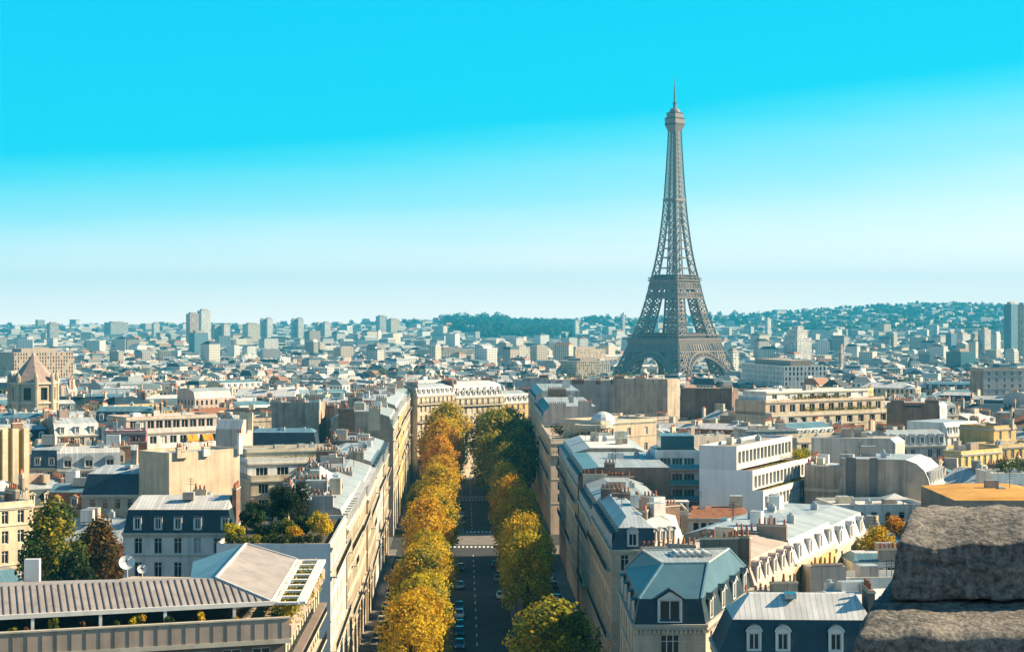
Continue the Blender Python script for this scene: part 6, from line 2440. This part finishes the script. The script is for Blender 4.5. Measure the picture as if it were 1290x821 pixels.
# ------------------------------------------------------------------ far town
def far_town():
    rg = random.Random(21)
    mb = MB()
    cols = []
    WALLC = [(.78, .73, .64), (.70, .68, .64), (.80, .77, .72), (.62, .54, .44), (.66, .57, .47), (.5, .48, .46), (.74, .62, .48), (.82, .82, .80), (.40, .37, .34)]
    ROOFC = [(.10, .16, .19), (.045, .085, .11), (.05, .09, .12), (.32, .34, .36), (.42, .43, .44), (.24, .27, .29), (.5, .48, .45), (.33, .17, .11), (.06, .075, .085), (.2, .2, .2)]
    placed = 0
    ys = []
    y = Y_END - 60
    while y < 7600:
        ys.append(y)
        y *= 1.0105 if y < 2500 else 1.013
    for y in ys:
        step0 = max(9.5, y * .0064)
        x = -.325 * y
        while x < .335 * y:
            wd = step0 * rg.uniform(.55, 1.7)
            yy = y * rg.uniform(.99, 1.01)
            xx = x + wd * .5
            x += wd * rg.uniform(.8, 1.5)
            if rg.random() < (.12 if y < 3000 else .3 if (xx > 0 and y > 3800) else .2):
                continue
            if 1560 < yy < 1900 and abs(xx - 163) < 130:
                continue
            pxx = CX + F * xx / yy
            if yy > 4300 and 590 < pxx < 730 and rg.random() < .93:
                continue
            if yy > 5000 and pxx > 930 and rg.random() < .35:
                continue
            dp = rg.uniform(10, 16) * (1 + y / 6000)
            gz = g(xx, yy)
            h = rg.uniform(11, 21) + (rg.uniform(0, 7) if rg.random() < .2 else 0)
            if y > 2200 and rg.random() < .05:
                h += rg.uniform(8, 26)
                wd = min(wd, 32)
            if y > 3800:
                h = h * rg.uniform(.6, 1.0)
            th = rg.choice((-24, 12, 40, 47, 54, 60)) if rg.random() < .85 else rg.uniform(-60, 60)
            P = line_quad((xx - wd / 2, yy), th, wd, dp)
            if y < Y_END + 60 and any(abs(hh['Y'] - yy) < 80 and sat(P, hh['P']) for hh in HOUSES):
                continue
            wc, rc = rg.choice(WALLC), rg.choice(ROOFC)
            k = rg.uniform(.8, 1.1)
            wc = (*[c * k for c in wc], 1)
            rc = (*rc, 1)
            z0, z1 = gz - 6, gz + h
            for i in range(4):
                a, b = P[i], P[(i + 1) % 4]
                L = (b - a).length
                mb.face([(*a, z0), (*b, z0), (*b, z1), (*a, z1)], 'far_houses', [(0, z1 - z0), (L, z1 - z0), (L, .03), (0, .03)])
                cols.append(wc)
            t = rg.random()
            nz = [(0, 0)] * 4
            if t < .62:
                rh = rg.uniform(2.2, 4.5)
                ins = rg.uniform(1.0, dp * .44)
                q = inset(P, [ins, rg.choice((0.01, ins)), ins, rg.choice((.01, ins))] if ins * 2.1 < wd else [ins, .01, ins, .01])
                for i in range(4):
                    j = (i + 1) % 4
                    mb.face([(*P[i], z1), (*P[j], z1), (*q[j], z1 + rh), (*q[i], z1 + rh)], 'far_houses', nz)
                    cols.append(rc)
                mb.face([(*p, z1 + rh) for p in q], 'far_houses', nz)
                cols.append((*rg.choice(ROOFC[3:7]), 1))
                zt = z1 + rh
            else:
                mb.face([(*p, z1) for p in P], 'far_houses', nz)
                cols.append(rg.choice([(.42, .41, .40, 1), (.55, .54, .52, 1), (.3, .3, .3, 1)]))
                zt = z1
            if y < 2600:
                for c in range(rg.choice((0, 1, 2))):
                    q = P[0] + (P[1] - P[0]) * rg.uniform(.15, .85) + (P[3] - P[0]) * rg.uniform(.2, .8)
                    n0 = len(mb.f)
                    mb.box(q, (math.cos(R(th)), math.sin(R(th))), rg.uniform(.8, 2.6), rg.uniform(.4, 1.0), z1 - 1, zt + rg.uniform(.6, 2.2), 'far_houses')
                    cc = rg.choice([(.5, .36, .27, 1), (.6, .55, .48, 1), (.42, .2, .13, 1), (.72, .70, .66, 1)])
                    cols.extend([cc] * (len(mb.f) - n0))
                    mb.uv[-4 * (len(mb.f) - n0):] = [(0, 0)] * (4 * (len(mb.f) - n0))
            placed += 1
    o = mb.build('far_houses', cols=cols)
    tag(o, 'sea of small pale houses and slate roofs reaching to the hills', 'houses', kind='stuff')
    print('far houses', placed)


far_town()


def woods(name, label, patches, seed, leaf, palette, rise=0):
    """far trees that read as one mass: patches (px0, px1, Y0, Y1, count, radius)"""
    rg = random.Random(seed)
    cl = []
    nn = 0
    for (a, b, y0, y1, cn, r) in patches:
        for k in range(cn):
            y = rg.uniform(y0, y1)
            x = (rg.uniform(a, b) - CX) / F * y
            rr = r * rg.uniform(.6, 1.2)
            cl.append((x, y, g(x, y) + rise + rr * rg.uniform(.5, 1.1), rr))
            nn += 1
    n = nn * 26
    c0 = cl[0]
    o = leaf_cloud(cl, n, leaf, palette, seed, name, None, (c0[0], c0[1], 0))
    o.location = (c0[0], c0[1], 0)
    return tag(o, label, 'trees', kind='stuff')


woods('park_trees', 'mixed green and yellow park trees among the roofs', [
    (0, 110, 1150, 1300, 70, 8), (55, 125, 760, 800, 60, 6), (140, 235, 770, 830, 90, 6), (5, 20, 730, 760, 14, 6), (655, 800, 1380, 1560, 190, 8), (770, 850, 1600, 1650, 120, 8), (900, 965, 1500, 1650, 90, 8), (1080, 1150, 1250, 1400, 80, 8),
    (1170, 1215, 1150, 1300, 50, 7), (960, 1010, 1350, 1450, 50, 7), (350, 420, 1500, 1650, 60, 7), (480, 560, 1700, 1900, 80, 8), (1090, 1120, 700, 730, 16, 5), (1190, 1215, 640, 660, 10, 4), (120, 200, 1700, 1900, 60, 8)], 401, 2.6, GREEN + OLIVE + DARK, 10)
woods('hill_woods', 'blue green woods covering the far hills under the haze', [
    (598, 728, 5200, 7600, 1500, 11), (940, 1300, 5000, 7900, 1700, 9), (0, 130, 6000, 7800, 50, 12), (560, 640, 5600, 7900, 160, 20), (420, 600, 6600, 7900, 70, 13), (730, 940, 6200, 7900, 150, 14), (200, 420, 6800, 7900, 40, 12)], 402, 9, DARK + GREEN, 3)


# ------------------------------------------------------------------ towers on the skyline
def skyline(x0, x1, yt, yb, Y, wall, label, name='tower_block', th=40, d=None, cat='tower block', top=None):
    X0, X1 = (x0 - CX) / F * Y, (x1 - CX) / F * Y
    wpx = X1 - X0
    c, s = math.cos(R(th)), math.sin(R(th))
    # split the seen width between the two visible sides
    L = wpx * .62 / max(.2, c)
    D = wpx * .38 / max(.2, abs(s)) if th else (d or wpx * .5)
    P = line_quad((X0 + (0 if th > 0 else 0), Y), th, L, D, th + 90) if th <= 0 else line_quad((X0 + D * s, Y), th, L, D)
    z1 = CZ - (yt - HY) / F * Y
    z0 = min(CZ - (yb - HY) / F * Y, g((X0 + X1) / 2, Y)) - 4
    r = thing(name, label, cat, (sum(p.x for p in P) / 4, sum(p.y for p in P) / 4, z0))
    mb = MB()
    for i in range(4):
        a, b = P[i], P[(i + 1) % 4]
        Lw = (b - a).length
        mb.face([(*a, z0), (*b, z0), (*b, z1), (*a, z1)], wall, [(0, z1 - z0), (Lw, z1 - z0), (Lw, 0), (0, 0)])
    mb.build('wall', r)
    rb = MB()
    rb.face([(*p, z1) for p in P], 'roof_gravel')
    q = inset(P, [min(L, D) * .25] * 4)
    rb.prism(q, z1 + .01, z1 + 3.2, 'concrete')
    if top:
        rb.prism(inset(P, [min(L, D) * .4] * 4), z1 + 3.21, z1 + top, 'concrete')
    rb.build('roof', r)
    return r


for a in (
        (57, 72, 407, 424, 4200, 'windowed_grey', 'blue grey slab block on the left skyline'),
        (128, 158, 406, 416, 5200, 'windowed_grey', 'wide low dark block on the left skyline'),
        (190, 200, 407, 420, 4800, 'windowed_white', 'small pale tower left of the twin skyline towers'),
        (233, 249, 395, 424, 3900, 'windowed_pink', 'rosy grey tower, left one of the skyline pair above the dark blue block'),
        (247, 264, 391, 424, 4000, 'windowed_white', 'taller pale grey tower, right one of the skyline pair'),
        (236, 260, 419, 440, 2900, 'shaft_blue', 'dark blue glass block below the pair of skyline towers'),
        (266, 278, 410, 425, 4100, 'windowed_grey', 'grey blue tower just right of the skyline pair'),
        (278, 289, 409, 425, 4100, 'windowed_white', 'white tower beside the grey blue one right of the skyline pair'),
        (304, 326, 408, 424, 4600, 'windowed_cream', 'broad cream block on the skyline between two groups of towers'),
        (327, 334, 402, 422, 4700, 'windowed_grey', 'thin grey tower beside the broad cream skyline block'),
        (333, 343, 401, 422, 4700, 'windowed_white', 'white slim tower right of the broad cream skyline block'),
        (366, 373, 402, 422, 4800, 'windowed_grey', 'slim grey tower left of the white skyline twins'),
        (372, 382, 401, 424, 4800, 'windowed_white', 'tallest white tower among those left of the skyline middle'),
        (397, 405, 407, 422, 4900, 'windowed_grey', 'short grey tower near the skyline middle'),
        (405, 416, 406, 423, 4900, 'windowed_white', 'short white tower near the skyline middle'),
        (388, 399, 430, 452, 2600, 'windowed_cream', 'lone cream tower among the roofs below the skyline'),
        (473, 487, 398, 412, 5600, 'windowed_grey', 'dark grey block standing highest at the middle of the skyline'),
        (486, 503, 402, 420, 5400, 'windowed_cream', 'pale cream block right of the dark grey highest one'),
        (640, 668, 437, 449, 2500, 'windowed_cream', 'long cream building left of the lattice tower before the park trees'),
        (700, 765, 440, 455, 2300, 'windowed_peach', 'wide pale apartment front left of the lattice tower legs'),
        (722, 730, 405, 416, 5200, 'windowed_white', 'thin white tower at the end of the dark wood'),
        (782, 788, 398, 414, 5000, 'windowed_grey', 'thin grey tower left of the lattice tower first platform'),
        (964, 972, 401, 416, 4300, 'windowed_white', 'small white tower right of the lattice tower'),
        (1010, 1020, 389, 397, 7600, 'windowed_grey', 'dark block on the crest of the hill'),
        (1020, 1040, 390, 397, 7600, 'windowed_white', 'long pale block on the crest of the hill'),
        (1193, 1207, 420, 446, 2600, 'shaft_blue', 'blue glass slab left of the white stepped tower'),
        (1205, 1226, 421, 447, 2700, 'windowed_white', 'white slab of narrow fins beside the blue glass slab'),
        (1224, 1236, 422, 446, 2650, 'windowed_cream', 'cream slab between the finned slab and the white stepped tower'),
        (1234, 1251, 415, 446, 2600, 'windowed_white', 'white stepped tower with dark band near the right edge'),
        (1196, 1234, 443, 459, 2000, 'glass_teal', 'low teal glass block in front of the white towers'),
        (1267, 1285, 383, 440, 2500, 'shaft_blue', 'tallest dark blue glass tower at the right edge'),
        (1284, 1300, 384, 440, 2550, 'windowed_cream', 'pale tower cut by the right edge behind the dark blue glass tower'),
        (1057, 1064, 437, 452, 1900, 'windowed_pink', 'rosy slim tower right of the white domed block'),
        (918, 932, 442, 462, 1800, 'windowed_white', 'bright white block beside the right foot of the lattice tower')):
    skyline(*a[:6], a[6])
for a in ((-20, 80, 444, 460, 1500, 'windowed_peach', 'long yellow sunlit palace building behind the church tower', 'palace', 38), (955, 1042, 461, 475, 1050, 'windowed_white', 'long white building with a row of dark windows right of the tower foot', 'palace', 12),
          (700, 770, 455, 466, 1900, 'windowed_cream', 'low cream palace wing before the lattice tower park', 'palace', 28), (520, 600, 441, 450, 2600, 'windowed_cream', 'long pale row of houses below the middle skyline', 'palace', 20)):
    skyline(*a[:6], a[6], a[7], a[8], cat='long building')
# white building with stacked tiers right of the tower
c = atY(1005, 440, 2300)
r_ = thing('tiered_block', 'white tiered block narrowing to its top, right of the lattice tower', 'tower block', (c.x, c.y, -24))
for k, (hw, z0, z1) in enumerate(((15, -26, 28), (10.5, 28, 39), (6, 39, 44))):
    mb = MB()
    mb.box(c, (.77, .64), hw, hw * .8, z0, z1, 'windowed_white', 'roof_white')
    mb.build('tier', r_)

# ------------------------------------------------------------------ air
m = bpy.data.materials.new('haze')
m.use_nodes = True
nt = m.node_tree
nt.nodes.clear()
o_ = nt.nodes.new('ShaderNodeOutputMaterial')
pv = nt.nodes.new('ShaderNodeVolumePrincipled')
pv.inputs['Color'].default_value = (.045, .62, 1.0, 1)
pv.inputs['Density'].default_value = HAZE
pv.inputs['Anisotropy'].default_value = 0.0
nt.links.new(pv.outputs[0], o_.inputs['Volume'])
MATS['haze'] = m
mb = MB()
mb.prism([(-7000, -320), (7000, -320), (7000, 9650), (-7000, 9650)], -32, 305, 'haze', bottom=True)
o = mb.build('haze', off=(0, 0, 0))
tag(o, 'thin pale blue air over the town', 'haze', kind='stuff')
for nme in ('proto',):
    for me in list(bpy.data.meshes):
        if me.users == 0:
            bpy.data.meshes.remove(me)
